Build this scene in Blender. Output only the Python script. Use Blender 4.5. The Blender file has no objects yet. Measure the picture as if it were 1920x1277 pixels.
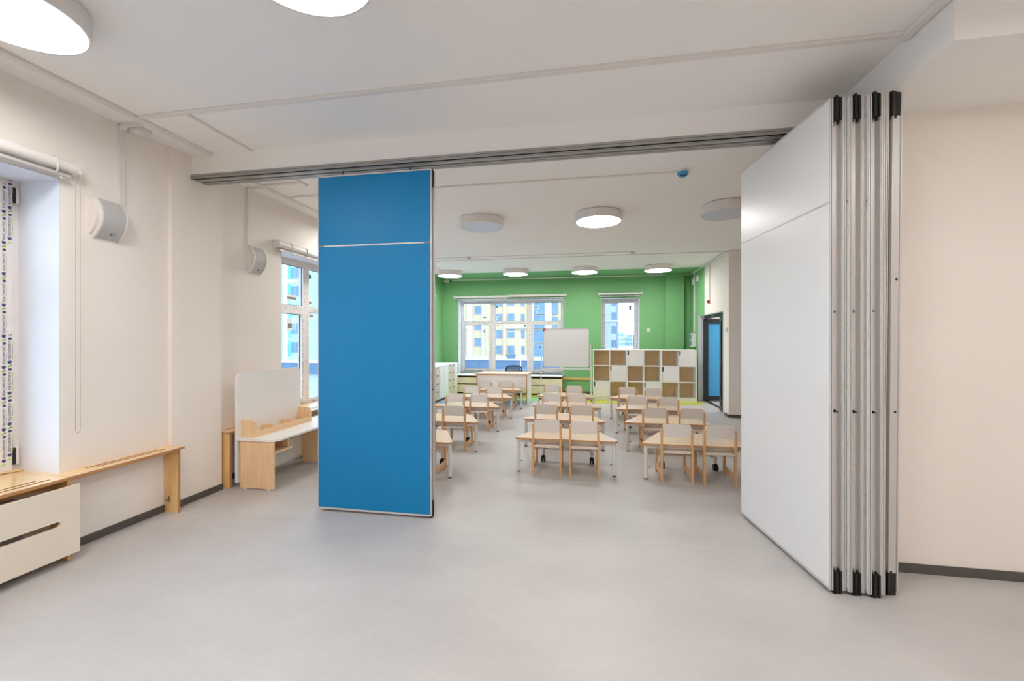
import bpy, bmesh, math, random
from mathutils import Vector, Matrix
random.seed(7)
PI = math.pi
S = bpy.context.scene
COL = S.collection

# ------------------------------------------------------------------ camera
cam_d = bpy.data.cameras.new('camera')
cam = bpy.data.objects.new('camera', cam_d)
COL.objects.link(cam)
cam_d.sensor_fit = 'HORIZONTAL'
cam_d.sensor_width = 36.0
cam_d.lens = 36.0 * 793.0 / 1920.0
cam_d.shift_y = -3.5 / 1920.0
cam_d.clip_start = 0.05
cam_d.clip_end = 2000
cam.location = (0, 0, 1.55)
cam.rotation_euler = (PI / 2, 0, math.atan(140 / 793.0))
S.camera = cam

# ------------------------------------------------------------------ world / exposure
SKY_STRENGTH = 4.2
LAMP_STRENGTH = 26.0
CLASSROOM_LAMP_STRENGTH = 34.0
w = bpy.data.worlds.new('overcast_sky')
S.world = w
w.use_nodes = True
wn = w.node_tree
wn.nodes.clear()
wo = wn.nodes.new('ShaderNodeOutputWorld')
wb = wn.nodes.new('ShaderNodeBackground')
wb.inputs['Strength'].default_value = SKY_STRENGTH
tc = wn.nodes.new('ShaderNodeTexCoord')
sx = wn.nodes.new('ShaderNodeSeparateXYZ')
rp = wn.nodes.new('ShaderNodeValToRGB')
rp.color_ramp.elements[0].position = 0.0
rp.color_ramp.elements[0].color = (0.76, 0.88, 1.0, 1)
rp.color_ramp.elements[1].position = 1.0
rp.color_ramp.elements[1].color = (0.70, 0.85, 1.0, 1)
wn.links.new(tc.outputs['Generated'], sx.inputs[0])
wn.links.new(sx.outputs['Z'], rp.inputs['Fac'])
wn.links.new(rp.outputs['Color'], wb.inputs['Color'])
wn.links.new(wb.outputs[0], wo.inputs[0])
S.view_settings.view_transform = 'Standard'
S.view_settings.look = 'None'
S.view_settings.gamma = 1.0
S.view_settings.use_curve_mapping = False
S.view_settings.exposure = 0.0
S.cycles.max_bounces = 14
S.cycles.diffuse_bounces = 8
S.cycles.glossy_bounces = 4
S.cycles.transmission_bounces = 6
S.cycles.transparent_max_bounces = 12
S.cycles.sample_clamp_indirect = 6.0
S.cycles.use_denoising = True
S.cycles.caustics_reflective = False
S.cycles.caustics_refractive = False

# ------------------------------------------------------------------ materials
def lin(c):
    out = []
    for v in c:
        v = v / 255.0
        out.append(v / 12.92 if v <= 0.04045 else ((v + 0.055) / 1.055) ** 2.4)
    return (out[0], out[1], out[2], 1.0)

def mat(name, rgb, rough=0.5, metal=0.0, spec=0.5, noise=None, bump=None, wood=None, coat=0.0):
    m = bpy.data.materials.new(name)
    m.use_nodes = True
    nt = m.node_tree
    b = nt.nodes['Principled BSDF']
    b.inputs['Roughness'].default_value = rough
    b.inputs['Metallic'].default_value = metal
    b.inputs['Specular IOR Level'].default_value = spec
    if coat:
        b.inputs['Coat Weight'].default_value = coat
        b.inputs['Coat Roughness'].default_value = 0.2
    base = lin(rgb)
    b.inputs['Base Color'].default_value = base
    co = nt.nodes.new('ShaderNodeTexCoord')
    if noise:                         # (scale, other colour, detail)
        n = nt.nodes.new('ShaderNodeTexNoise')
        n.inputs['Scale'].default_value = noise[0]
        n.inputs['Detail'].default_value = noise[2] if len(noise) > 2 else 4
        n.inputs['Roughness'].default_value = 0.6
        nt.links.new(co.outputs['Object'], n.inputs['Vector'])
        r = nt.nodes.new('ShaderNodeValToRGB')
        r.color_ramp.elements[0].position = 0.3
        r.color_ramp.elements[1].position = 0.7
        r.color_ramp.elements[0].color = base
        r.color_ramp.elements[1].color = lin(noise[1])
        nt.links.new(n.outputs['Fac'], r.inputs['Fac'])
        nt.links.new(r.outputs['Color'], b.inputs['Base Color'])
    if wood:                          # (stretch vector, dark colour, scale)
        mp = nt.nodes.new('ShaderNodeMapping')
        mp.inputs['Scale'].default_value = wood[0]
        n = nt.nodes.new('ShaderNodeTexNoise')
        n.inputs['Scale'].default_value = wood[2]
        n.inputs['Detail'].default_value = 5
        n.inputs['Distortion'].default_value = 0.6
        nt.links.new(co.outputs['Object'], mp.inputs['Vector'])
        nt.links.new(mp.outputs['Vector'], n.inputs['Vector'])
        r = nt.nodes.new('ShaderNodeValToRGB')
        r.color_ramp.elements[0].position = 0.32
        r.color_ramp.elements[1].position = 0.68
        r.color_ramp.elements[0].color = lin(wood[1])
        r.color_ramp.elements[1].color = base
        nt.links.new(n.outputs['Fac'], r.inputs['Fac'])
        nt.links.new(r.outputs['Color'], b.inputs['Base Color'])
    if bump:                          # (scale, strength)
        n2 = nt.nodes.new('ShaderNodeTexNoise')
        n2.inputs['Scale'].default_value = bump[0]
        n2.inputs['Detail'].default_value = 3
        bp = nt.nodes.new('ShaderNodeBump')
        bp.inputs['Strength'].default_value = bump[1]
        bp.inputs['Distance'].default_value = 0.01
        nt.links.new(co.outputs['Object'], n2.inputs['Vector'])
        nt.links.new(n2.outputs['Fac'], bp.inputs['Height'])
        nt.links.new(bp.outputs['Normal'], b.inputs['Normal'])
    return m

def emis(name, rgb, strength):
    m = bpy.data.materials.new(name)
    m.use_nodes = True
    nt = m.node_tree
    nt.nodes.clear()
    o = nt.nodes.new('ShaderNodeOutputMaterial')
    e = nt.nodes.new('ShaderNodeEmission')
    e.inputs['Color'].default_value = lin(rgb)
    e.inputs['Strength'].default_value = strength
    nt.links.new(e.outputs[0], o.inputs[0])
    return m

def glass(name, tint=(0.94, 0.97, 1.0, 1), fac=0.08):
    m = bpy.data.materials.new(name)
    m.use_nodes = True
    nt = m.node_tree
    nt.nodes.clear()
    o = nt.nodes.new('ShaderNodeOutputMaterial')
    t = nt.nodes.new('ShaderNodeBsdfTransparent')
    t.inputs['Color'].default_value = tint
    g = nt.nodes.new('ShaderNodeBsdfGlossy')
    g.inputs['Roughness'].default_value = 0.02
    f = nt.nodes.new('ShaderNodeFresnel')
    f.inputs['IOR'].default_value = 1.5
    mx = nt.nodes.new('ShaderNodeMixShader')
    ge = nt.nodes.new('ShaderNodeNewGeometry')
    inv = nt.nodes.new('ShaderNodeMath'); inv.operation = 'SUBTRACT'; inv.inputs[0].default_value = 1.0
    mu = nt.nodes.new('ShaderNodeMath'); mu.operation = 'MULTIPLY'
    nt.links.new(ge.outputs['Backfacing'], inv.inputs[1])
    nt.links.new(f.outputs[0], mu.inputs[0]); nt.links.new(inv.outputs[0], mu.inputs[1])
    nt.links.new(mu.outputs[0], mx.inputs[0])
    nt.links.new(t.outputs[0], mx.inputs[1])
    nt.links.new(g.outputs[0], mx.inputs[2])
    nt.links.new(mx.outputs[0], o.inputs[0])
    return m

def frosted(name, rgb, trans=0.6):
    m = bpy.data.materials.new(name)
    m.use_nodes = True
    nt = m.node_tree
    nt.nodes.clear()
    o = nt.nodes.new('ShaderNodeOutputMaterial')
    t = nt.nodes.new('ShaderNodeBsdfTranslucent')
    t.inputs['Color'].default_value = lin(rgb)
    d = nt.nodes.new('ShaderNodeBsdfPrincipled')
    d.inputs['Base Color'].default_value = lin(rgb)
    d.inputs['Roughness'].default_value = 0.25
    mx = nt.nodes.new('ShaderNodeMixShader')
    mx.inputs[0].default_value = trans
    nt.links.new(d.outputs[0], mx.inputs[1])
    nt.links.new(t.outputs[0], mx.inputs[2])
    nt.links.new(mx.outputs[0], o.inputs[0])
    return m

M = {}
M['wall'] = mat('cream_paint', (237, 230, 223), 0.75, spec=0.25, noise=(1.2, (234, 227, 219)), bump=(160, 0.03))
M['ceil'] = mat('white_ceiling_paint', (241, 239, 237), 0.8, spec=0.2, noise=(0.8, (239, 237, 234)))
M['green'] = mat('green_paint', (122, 177, 122), 0.6, spec=0.3, noise=(1.0, (118, 173, 118)), bump=(120, 0.03))
M['reveal'] = mat('white_reveal_plaster', (226, 230, 238), 0.7, spec=0.25, noise=(2, (220, 224, 233)))
M['base'] = mat('dark_grey_baseboard', (92, 86, 82), 0.5, noise=(14, (80, 75, 72)))
M['white'] = mat('white_plastic', (226, 221, 217), 0.45, noise=(3, (222, 217, 213)))
M['pvc'] = mat('white_window_profile', (226, 221, 218), 0.35, noise=(9, (218, 212, 208)))
M['laminate'] = mat('white_laminate', (236, 234, 231), 0.35, noise=(4, (233, 231, 228)))
M['panelw'] = mat('white_wall_panel', (222, 222, 222), 0.32, noise=(2, (219, 219, 219)))
M['panelb'] = mat('blue_wall_panel', (18, 120, 172), 0.42, spec=0.25, noise=(1.5, (16, 117, 169)))
M['alu'] = mat('brushed_aluminium', (204, 200, 196), 0.42, metal=0.3, wood=((60, 60, 0.6), (197, 193, 189), 4))
M['aludark'] = mat('grey_track_aluminium', (166, 163, 160), 0.45, metal=0.3, noise=(6, (158, 155, 152)))
M['rubber'] = mat('black_rubber', (22, 20, 20), 0.6, noise=(30, (30, 28, 27)))
M['black'] = mat('black_plastic', (18, 18, 20), 0.4, noise=(20, (26, 26, 28)))
M['steel'] = mat('zinc_steel', (150, 158, 164), 0.3, metal=0.9, noise=(40, (120, 130, 138)))
M['wmetal'] = mat('white_painted_steel', (222, 218, 215), 0.35, noise=(5, (217, 213, 210)))
M['beech'] = mat('beech_leg_wood', (220, 175, 126), 0.45, wood=((14, 14, 1.2), (207, 160, 110), 5))
M['beecht'] = mat('beech_tabletop', (230, 201, 174), 0.3, wood=((1.2, 16, 16), (222, 191, 162), 5), coat=0.2)
M['beechedge'] = mat('beech_edge_band', (200, 156, 110), 0.45, wood=((2, 2, 30), (184, 138, 92), 6))
M['fabric'] = mat('beige_laminate_back', (228, 219, 210), 0.55, noise=(60, (223, 214, 205)))
M['seat'] = mat('seat_edge_white_beech', (224, 210, 196), 0.45, wood=((1.5, 12, 12), (214, 198, 182), 5))
M['ply'] = mat('birch_plywood', (238, 198, 142), 0.3, wood=((10, 1.0, 3), (229, 184, 124), 3), coat=1.0)
M['plyv'] = mat('birch_plywood_upright', (232, 192, 132), 0.4, wood=((8, 8, 1.0), (218, 172, 108), 3))
M['plyedge'] = mat('plywood_edge', (196, 146, 100), 0.6, wood=((1, 1, 60), (164, 116, 76), 4))
M['desk'] = mat('maple_desk_board', (236, 202, 160), 0.45, wood=((9, 9, 0.8), (228, 191, 147), 4))
M['oakback'] = mat('oak_back_board', (236, 206, 158), 0.6, wood=((8, 8, 0.8), (224, 192, 142), 4))
M['draw'] = mat('pale_wood_drawer', (214, 200, 184), 0.5, wood=((8, 8, 1), (204, 188, 170), 4))
M['cream'] = mat('cream_radiator_board', (232, 222, 196), 0.45, noise=(2, (229, 218, 190)))
M['creamp'] = mat('cream_cover_board', (234, 223, 207), 0.45, noise=(2, (231, 219, 202)))
M['grille'] = mat('grey_speaker_grille', (200, 198, 197), 0.6, noise=(420, (176, 174, 173)), bump=(500, 0.2))
M['radiator'] = mat('grey_radiator_steel', (150, 142, 134), 0.5, noise=(5, (138, 130, 122)))
M['off'] = mat('unlit_diffuser', (196, 199, 208), 0.35, noise=(3, (192, 195, 204)))
M['lit'] = emis('lit_diffuser', (255, 252, 249), LAMP_STRENGTH)
M['lit_classroom'] = emis('lit_classroom_diffuser', (255, 252, 249), CLASSROOM_LAMP_STRENGTH)
M['glass'] = glass('window_glass')
M['door'] = mat('black_door_frame', (24, 27, 32), 0.35, noise=(10, (30, 33, 38)))
M['bluegl'] = frosted('blue_frosted_glass', (86, 182, 230), 0.3)
M['yellow'] = mat('yellow_green_vinyl', (182, 186, 70), 0.45, noise=(20, (176, 180, 64)))
M['gvin'] = mat('green_vinyl', (120, 205, 120), 0.45, noise=(20, (112, 196, 112)))
M['bvin'] = mat('blue_vinyl', (92, 160, 206), 0.45, noise=(20, (86, 152, 198)))
M['floorseam'] = mat('weld_seam_vinyl', (196, 186, 174), 0.5, noise=(8, (186, 180, 174)))
M['cyan'] = mat('cyan_dust_cap', (60, 165, 205), 0.35, noise=(30, (50, 150, 195)))
M['ink'] = mat('dark_film_print', (62, 60, 110), 0.6, noise=(40, (70, 68, 118)))
M['inkg'] = mat('grey_film_print', (140, 138, 140), 0.6, noise=(40, (120, 118, 122)))
M['inkgreen'] = mat('green_film_print', (160, 205, 70), 0.6, noise=(40, (170, 210, 90)))
M['red'] = mat('red_alarm_plastic', (190, 40, 36), 0.4, noise=(20, (176, 34, 30)))
M['paper'] = mat('paper_sticker', (242, 241, 240), 0.7, noise=(40, (236, 235, 235)))
M['sticker'] = mat('green_sticker', (20, 130, 110), 0.5, noise=(40, (26, 140, 118)))
M['chain'] = mat('beige_bead_chain', (206, 184, 158), 0.4, noise=(300, (180, 156, 130)))
M['film'] = mat('clear_packing_film', (228, 226, 224), 0.2, noise=(30, (214, 212, 210)))
M['mesh'] = mat('dark_chair_mesh', (70, 76, 84), 0.6, noise=(200, (50, 56, 64)))
M['mesh'].node_tree.nodes['Principled BSDF'].inputs['Alpha'].default_value = 0.45
M['board'] = mat('whiteboard_enamel', (222, 220, 219), 0.25, noise=(2, (219, 217, 216)))
M['foam'] = mat('mounting_foam', (232, 206, 170), 0.9, noise=(60, (222, 190, 148)), bump=(60, 0.5))
# outdoors
M['fcream'] = mat('cream_facade', (206, 190, 158), 0.9, spec=0.1, noise=(0.3, (202, 185, 152)))
M['fwhite'] = mat('white_facade', (210, 212, 215), 0.9, spec=0.1, noise=(0.3, (206, 209, 212)))
M['fteal'] = mat('teal_facade', (108, 190, 188), 0.9, spec=0.1, noise=(0.3, (102, 184, 182)))
M['fmint'] = mat('mint_facade', (170, 205, 204), 0.9, spec=0.1, noise=(0.3, (165, 201, 200)))
M['fstone'] = mat('blue_grey_stone_base', (100, 128, 156), 0.7, noise=(0.7, (88, 114, 144)))
M['forange'] = mat('orange_side_panel', (212, 176, 142), 0.9, spec=0.1, noise=(1, (206, 170, 136)))
M['fglass'] = mat('dark_facade_glass', (112, 146, 168), 0.35, noise=(0.8, (92, 126, 150)))
M['fframe'] = mat('grey_facade_frame', (146, 164, 178), 0.5, noise=(2, (134, 152, 168)))
M['fpale'] = mat('pale_blue_facade', (180, 193, 207), 0.9, spec=0.1, noise=(0.3, (176, 189, 203)))
M['fhaze'] = mat('hazy_far_block', (190, 204, 218), 0.9, spec=0.1, noise=(0.2, (172, 192, 212)))  # aerial haze put into the colour of the distant blocks
M['ground'] = mat('light_bounce_ground', (146, 156, 166), 0.6, noise=(0.2, (146, 158, 170)))  # street ground lightened to bounce daylight up to the ceiling
M['car'] = mat('dark_blue_car_paint', (40, 70, 100), 0.25, noise=(3, (34, 62, 92)))

# floor: mottled grey-beige vinyl
def floor_mat():
    m = bpy.data.materials.new('mottled_grey_vinyl')
    m.use_nodes = True
    nt = m.node_tree
    b = nt.nodes['Principled BSDF']
    co = nt.nodes.new('ShaderNodeTexCoord')
    n1 = nt.nodes.new('ShaderNodeTexNoise'); n1.inputs['Scale'].default_value = 0.9; n1.inputs['Detail'].default_value = 7; n1.inputs['Roughness'].default_value = 0.62
    n2 = nt.nodes.new('ShaderNodeTexNoise'); n2.inputs['Scale'].default_value = 22; n2.inputs['Detail'].default_value = 5
    mp = nt.nodes.new('ShaderNodeMapping'); mp.inputs['Scale'].default_value = (1.0, 1.7, 1)
    nt.links.new(co.outputs['Object'], mp.inputs['Vector'])
    nt.links.new(mp.outputs['Vector'], n1.inputs['Vector'])
    nt.links.new(mp.outputs['Vector'], n2.inputs['Vector'])
    r1 = nt.nodes.new('ShaderNodeValToRGB')
    r1.color_ramp.elements[0].position = 0.30; r1.color_ramp.elements[0].color = lin((177, 173, 171))
    r1.color_ramp.elements[1].position = 0.72; r1.color_ramp.elements[1].color = lin((193, 189, 186))
    r2 = nt.nodes.new('ShaderNodeValToRGB')
    r2.color_ramp.elements[0].position = 0.3; r2.color_ramp.elements[0].color = (0.975, 0.975, 0.975, 1)
    r2.color_ramp.elements[1].position = 0.7; r2.color_ramp.elements[1].color = (1.02, 1.02, 1.02, 1)
    mx = nt.nodes.new('ShaderNodeMix'); mx.data_type = 'RGBA'; mx.blend_type = 'MULTIPLY'; mx.inputs[0].default_value = 1.0
    nt.links.new(n1.outputs['Fac'], r1.inputs['Fac'])
    nt.links.new(n2.outputs['Fac'], r2.inputs['Fac'])
    nt.links.new(r1.outputs['Color'], mx.inputs[6]); nt.links.new(r2.outputs['Color'], mx.inputs[7])
    nt.links.new(mx.outputs[2], b.inputs['Base Color'])
    rr = nt.nodes.new('ShaderNodeMapRange'); rr.inputs[3].default_value = 0.34; rr.inputs[4].default_value = 0.5
    nt.links.new(n1.outputs['Fac'], rr.inputs[0]); nt.links.new(rr.outputs[0], b.inputs['Roughness'])
    b.inputs['Specular IOR Level'].default_value = 0.4
    return m
M['floor'] = floor_mat()

# ------------------------------------------------------------------ mesh helpers
class MB:
    def __init__(s):
        s.v = []; s.f = []; s.m = []; s.s = []
    def _add(s, vs, fs, m=0, sm=False):
        o = len(s.v)
        s.v += [tuple(p) for p in vs]
        for f in fs:
            s.f.append([i + o for i in f]); s.m.append(m); s.s.append(sm)
        return s
    def box(s, x0, x1, y0, y1, z0, z1, m=0, bev=0.0):
        if bev:
            bm = bmesh.new()
            bmesh.ops.create_cube(bm, size=1)
            for v in bm.verts:
                v.co = ((x0 + x1) / 2 + v.co.x * (x1 - x0), (y0 + y1) / 2 + v.co.y * (y1 - y0), (z0 + z1) / 2 + v.co.z * (z1 - z0))
            bmesh.ops.bevel(bm, geom=list(bm.edges), offset=bev, segments=1, affect='EDGES')
            bm.verts.index_update()
            s._add([v.co[:] for v in bm.verts], [[v.index for v in f.verts] for f in bm.faces], m)
            bm.free()
            return s
        return s._add([(x0, y0, z0), (x1, y0, z0), (x1, y1, z0), (x0, y1, z0), (x0, y0, z1), (x1, y0, z1), (x1, y1, z1), (x0, y1, z1)],
                      [(0, 3, 2, 1), (4, 5, 6, 7), (0, 1, 5, 4), (1, 2, 6, 5), (2, 3, 7, 6), (3, 0, 4, 7)], m)
    def cyl(s, p0, p1, r0, r1=None, seg=16, m=0, mc=None):
        r1 = r0 if r1 is None else r1
        p0 = Vector(p0); p1 = Vector(p1)
        d = (p1 - p0).normalized()
        a = d.orthogonal().normalized(); b = d.cross(a)
        A = [p0 + (a * math.cos(t) + b * math.sin(t)) * r0 for t in (2 * PI * i / seg for i in range(seg))]
        B = [p1 + (a * math.cos(t) + b * math.sin(t)) * r1 for t in (2 * PI * i / seg for i in range(seg))]
        s._add(A + B, [(i, (i + 1) % seg, seg + (i + 1) % seg, seg + i) for i in range(seg)], m, True)
        mc = m if mc is None else mc
        if r0 > 1e-5: s._add(A, [list(range(seg))[::-1]], mc)
        if r1 > 1e-5: s._add(B, [list(range(seg))], mc)
        return s
    def prism(s, poly, axis, a, b, m=0, mside=None, smooth=False):
        """poly: list of 2D points; axis: 'x','y','z' = extrusion axis"""
        def P(p, t):
            if axis == 'z': return (p[0], p[1], t)
            if axis == 'x': return (t, p[0], p[1])
            return (p[0], t, p[1])
        n = len(poly)
        A = [P(p, a) for p in poly]; B = [P(p, b) for p in poly]
        ar = sum(poly[i][0] * poly[(i + 1) % n][1] - poly[(i + 1) % n][0] * poly[i][1] for i in range(n))
        flip = (ar < 0) != (axis == 'y')
        cap0 = list(range(n)); cap1 = list(range(n))
        if flip: cap1 = cap1[::-1]
        else: cap0 = cap0[::-1]
        s._add(A, [cap0], m); s._add(B, [cap1], m)
        ms = m if mside is None else mside
        q = [(i, (i + 1) % n, n + (i + 1) % n, n + i) for i in range(n)]
        if flip: q = [f[::-1] for f in q]
        s._add(A + B, q, ms, smooth)
        return s
    def tube(s, pts, r, seg=8, m=0):
        pts = [Vector(p) for p in pts]
        rings = []
        prev = None
        for i, p in enumerate(pts):
            d = (pts[min(i + 1, len(pts) - 1)] - pts[max(i - 1, 0)]).normalized()
            a = d.orthogonal().normalized() if prev is None else (prev - d * prev.dot(d)).normalized()
            prev = a
            b = d.cross(a)
            rings.append([p + (a * math.cos(2 * PI * k / seg) + b * math.sin(2 * PI * k / seg)) * r for k in range(seg)])
        vs = [v for R in rings for v in R]
        fs = []
        for i in range(len(rings) - 1):
            for k in range(seg):
                fs.append((i * seg + k, i * seg + (k + 1) % seg, (i + 1) * seg + (k + 1) % seg, (i + 1) * seg + k))
        s._add(vs, fs, m, True)
        s._add(rings[0], [list(range(seg))[::-1]], m); s._add(rings[-1], [list(range(seg))], m)
        return s
    def plate(s, outer, holes, axis, a, b, m=0, mside=None):
        """flat plate with holes (outlines as 2D lists), extruded along axis from a to b"""
        bm = bmesh.new()
        loops = []
        for L in [outer] + holes:
            vs = [bm.verts.new((p[0], p[1], 0)) for p in L]
            loops.append(vs)
            for i in range(len(vs)): bm.edges.new((vs[i], vs[(i + 1) % len(vs)]))
        bmesh.ops.triangle_fill(bm, use_beauty=True, use_dissolve=False, edges=list(bm.edges))
        bm.verts.index_update()
        V = [(v.co.x, v.co.y) for v in bm.verts]
        T = []
        for f in bm.faces:
            ix = [v.index for v in f.verts]
            if f.normal.z < 0: ix.reverse()
            T.append(ix)
        bm.free()
        def P(p, t):
            if axis == 'z': return (p[0], p[1], t)
            if axis == 'x': return (t, p[0], p[1])
            return (p[0], t, p[1])
        fl = axis == 'y'
        s._add([P(p, b) for p in V], [t[::-1] if fl else t for t in T], m)
        s._add([P(p, a) for p in V], [t if fl else t[::-1] for t in T], m)
        ms = m if mside is None else mside
        for k, L in enumerate([outer] + holes):
            n = len(L)
            ar = sum(L[i][0] * L[(i + 1) % n][1] - L[(i + 1) % n][0] * L[i][1] for i in range(n))
            q = [(i, (i + 1) % n, n + (i + 1) % n, n + i) for i in range(n)]
            if ((ar < 0) != fl) != (k > 0): q = [f[::-1] for f in q]
            s._add([P(p, a) for p in L] + [P(p, b) for p in L], q, ms)
        return s
    def build(s, name, mats, parent=None, loc=None, rz=0.0, kind=None):
        me = bpy.data.meshes.new(name)
        me.from_pydata(s.v, [], s.f)
        if not isinstance(mats, (list, tuple)): mats = [mats]
        for mm in mats: me.materials.append(M[mm])
        me.polygons.foreach_set('material_index', s.m)
        me.polygons.foreach_set('use_smooth', s.s)
        me.update()
        o = bpy.data.objects.new(name, me)
        COL.objects.link(o)
        if parent is not None: o.parent = parent
        if loc: o.location = loc
        if rz: o.rotation_euler = (0, 0, rz)
        if kind: o['kind'] = kind
        return o

def box(*a, **k):
    return MB().box(*a, **k)

def rrect(x0, x1, y0, y1, r, n=5, corners=(1, 1, 1, 1)):
    """rounded rectangle, corners order: (x0,y0),(x1,y0),(x1,y1),(x0,y1)"""
    pts = []
    for i, (cx, cy, a0) in enumerate(((x0, y0, PI), (x1, y0, 1.5 * PI), (x1, y1, 0), (x0, y1, 0.5 * PI))):
        if not corners[i]:
            pts.append((cx, cy)); continue
        ox = cx + r if i in (0, 3) else cx - r
        oy = cy + r if i in (0, 1) else cy - r
        for k in range(n + 1):
            t = a0 + 0.5 * PI * k / n
            pts.append((ox + r * math.cos(t), oy + r * math.sin(t)))
    return pts

def round_poly(P, r, n=5):
    out = []
    N = len(P)
    for i in range(N):
        p = Vector(P[i]); a = (Vector(P[i - 1]) - p).normalized(); b = (Vector(P[(i + 1) % N]) - p).normalized()
        ang = a.angle(b)
        d = r / math.tan(ang / 2)
        c = p + (a + b).normalized() * (r / math.sin(ang / 2))
        s = p + a * d - c; e = p + b * d - c
        t0 = math.atan2(s.y, s.x); t1 = math.atan2(e.y, e.x)
        dt = (t1 - t0 + PI) % (2 * PI) - PI
        for k in range(n + 1):
            t = t0 + dt * k / n
            out.append((c.x + r * math.cos(t), c.y + r * math.sin(t)))
    return out

def slot(x0, x1, y0, y1, n=6):
    """stadium outline, long in the longer direction"""
    return rrect(x0, x1, y0, y1, min(x1 - x0, y1 - y0) / 2 * 0.999, n)

def tag(o, label, cat, group=None):
    o['label'] = label; o['category'] = cat
    if group: o['group'] = group
    return o

def thing(name, label, cat, loc=(0, 0, 0), rz=0.0, group=None, kind=None):
    o = bpy.data.objects.new(name, None)
    o.empty_display_size = 0.1
    COL.objects.link(o)
    o.location = loc
    o.rotation_euler = (0, 0, rz)
    if kind: o['kind'] = kind
    if label: tag(o, label, cat, group)
    return o

def copy_tree(o, parent=None):
    c = o.copy(); COL.objects.link(c)
    if parent is not None: c.parent = parent
    for ch in [x for x in o.children]:
        copy_tree(ch, c)
    return c

def struct(name, mb, m, parent=None, loc=None, rz=0.0):
    return mb.build(name, m, parent, loc, rz, kind='structure')

def lettering(name, body, size, m, parent, loc, rot, extr=0.0006):
    cu = bpy.data.curves.new(name, 'FONT')
    cu.body = body; cu.size = size; cu.extrude = extr; cu.resolution_u = 2
    cu.align_x = 'LEFT'
    t = bpy.data.objects.new(name, cu)
    COL.objects.link(t)
    bpy.context.view_layer.update()
    dg = bpy.context.evaluated_depsgraph_get()
    me = bpy.data.meshes.new_from_object(t.evaluated_get(dg))
    me.name = name
    bpy.data.objects.remove(t)
    me.materials.clear(); me.materials.append(M[m])
    o = bpy.data.objects.new(name, me)
    COL.objects.link(o)
    o.parent = parent; o.location = loc; o.rotation_euler = rot
    return o

# ------------------------------------------------------------------ room shell
CZ = 3.29
XL, XL2, XL3, XR, YF = -3.73, -3.85, -4.19, 2.75, 12.0
struct('floor', box(-4.7, 5.2, -3.6, 12.5, -0.12, 0), 'floor')
struct('ceiling', box(-4.7, 5.2, -3.6, 12.5, CZ, CZ + 0.15), 'ceil')
struct('ceiling', MB().prism([(XL3, 10.86), (XR, 10.93), (XR, YF), (XL3, YF)], 'z', CZ - 0.004, CZ - 0.0005), 'green')

def wall_with_openings(name, m, rev, x0, x1, y0, y1, opens, parent_rz, loc, reveal_mat='reveal', top=CZ):
    """wall in its own frame: x along the wall, y = 0 inner face .. y1 outer face"""
    mb = MB()
    xs = x0
    for (a, b, za, zb) in opens:
        if a > xs: mb.box(xs, a, y0, y1, 0, top)
        if za > 0: mb.box(a, b, y0, y1, 0, za)
        if zb < top: mb.box(a, b, y0, y1, zb, top)
        xs = b
    if x1 > xs: mb.box(xs, x1, y0, y1, 0, top)
    o = struct(name, mb, m, None, loc, parent_rz)
    for (a, b, za, zb) in opens:
        r = MB()
        t = 0.006
        r.box(a, a + t, y0 - 0.001, rev, za, zb).box(b - t, b, y0 - 0.001, rev, za, zb).box(a + t, b - t, y0 - 0.001, rev, zb - t, zb)
        struct('window_reveal', r, reveal_mat, o)
    return o

# left wall frames: local x = world +Y, local y = world -X  (rz = 90 deg)
R90 = PI / 2
wall_with_openings('wall_left', 'wall', 0.37, -3.6, 3.227, 0.0, 0.47, [(-0.62, 2.43, 0.56, 2.70)], R90, (XL, 0, 0))
struct('wall_left', box(XL - 0.3, -3.69, 3.227, 3.76, 0, CZ), 'wall')
wall_with_openings('wall_left', 'wall', 0.30, 3.76, 7.95, 0.0, 0.40, [(4.82, 7.72, 0.56, 2.69)], R90, (XL2, 0, 0))
wl3 = wall_with_openings('wall_left', 'wall', 0.30, 7.95, 12.4, 0.0, 0.40, [(8.25, 11.16, 0.56, 2.68)], R90, (XL3, 0, 0))
struct('wall_left', box(XL3 + 0.0005, XL3 + 0.004, 11.165, YF, 0, CZ - 0.005), 'green')
wall_with_openings('wall_far', 'green', 0.30, XL3, XR, 0.0, 0.40, [(-3.72, -0.652, 0.53, 2.68), (0.408, 1.422, 0.53, 2.67)], 0, (0, YF, 0))
struct('wall_far', box(2.09, 2.545, 11.86, YF, 0, CZ - 0.005), 'green')
# right wall of the classroom, with the door opening
wr = MB()
wr.box(XR, XR + 0.3, 8.92, 9.27, 0, CZ).box(XR, XR + 0.3, 9.27, 11.22, 2.12, CZ).box(XR, XR + 0.3, 11.22, 12.4, 0, CZ).box(XR + 0.3, 4.4, 8.92, 9.12, 0, CZ)
struct('wall_right', wr, 'wall')
struct('wall_right', MB().box(XR - 0.004, XR - 0.0005, 10.66, 11.22, 2.12, CZ - 0.005).box(XR - 0.004, XR - 0.0005, 11.22, YF, 0, CZ - 0.005), 'green')
struct('wall_right', box(4.2, 4.4, -3.6, 8.92, 0, CZ), 'wall')
# partition wall that carries the parked panels
struct('wall_partition', box(1.86, 4.2, 3.22, 3.55, 0, CZ), 'wall')
struct('wall_back', box(-4.2, 4.4, -3.8, -3.6, 0, CZ), 'wall')
# beam over the folding wall, soffit over the parking niche
struct('trim_1', box(-3.69, 1.86, 3.425, 3.62, 3.10, CZ), 'ceil')
struct('trim_2', box(1.82, 4.2, 2.48, 3.22, 3.05, CZ), 'ceil')
struct('trim_3', box(1.82, 1.86, 3.22, 3.425, 3.05, CZ), 'ceil')
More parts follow.
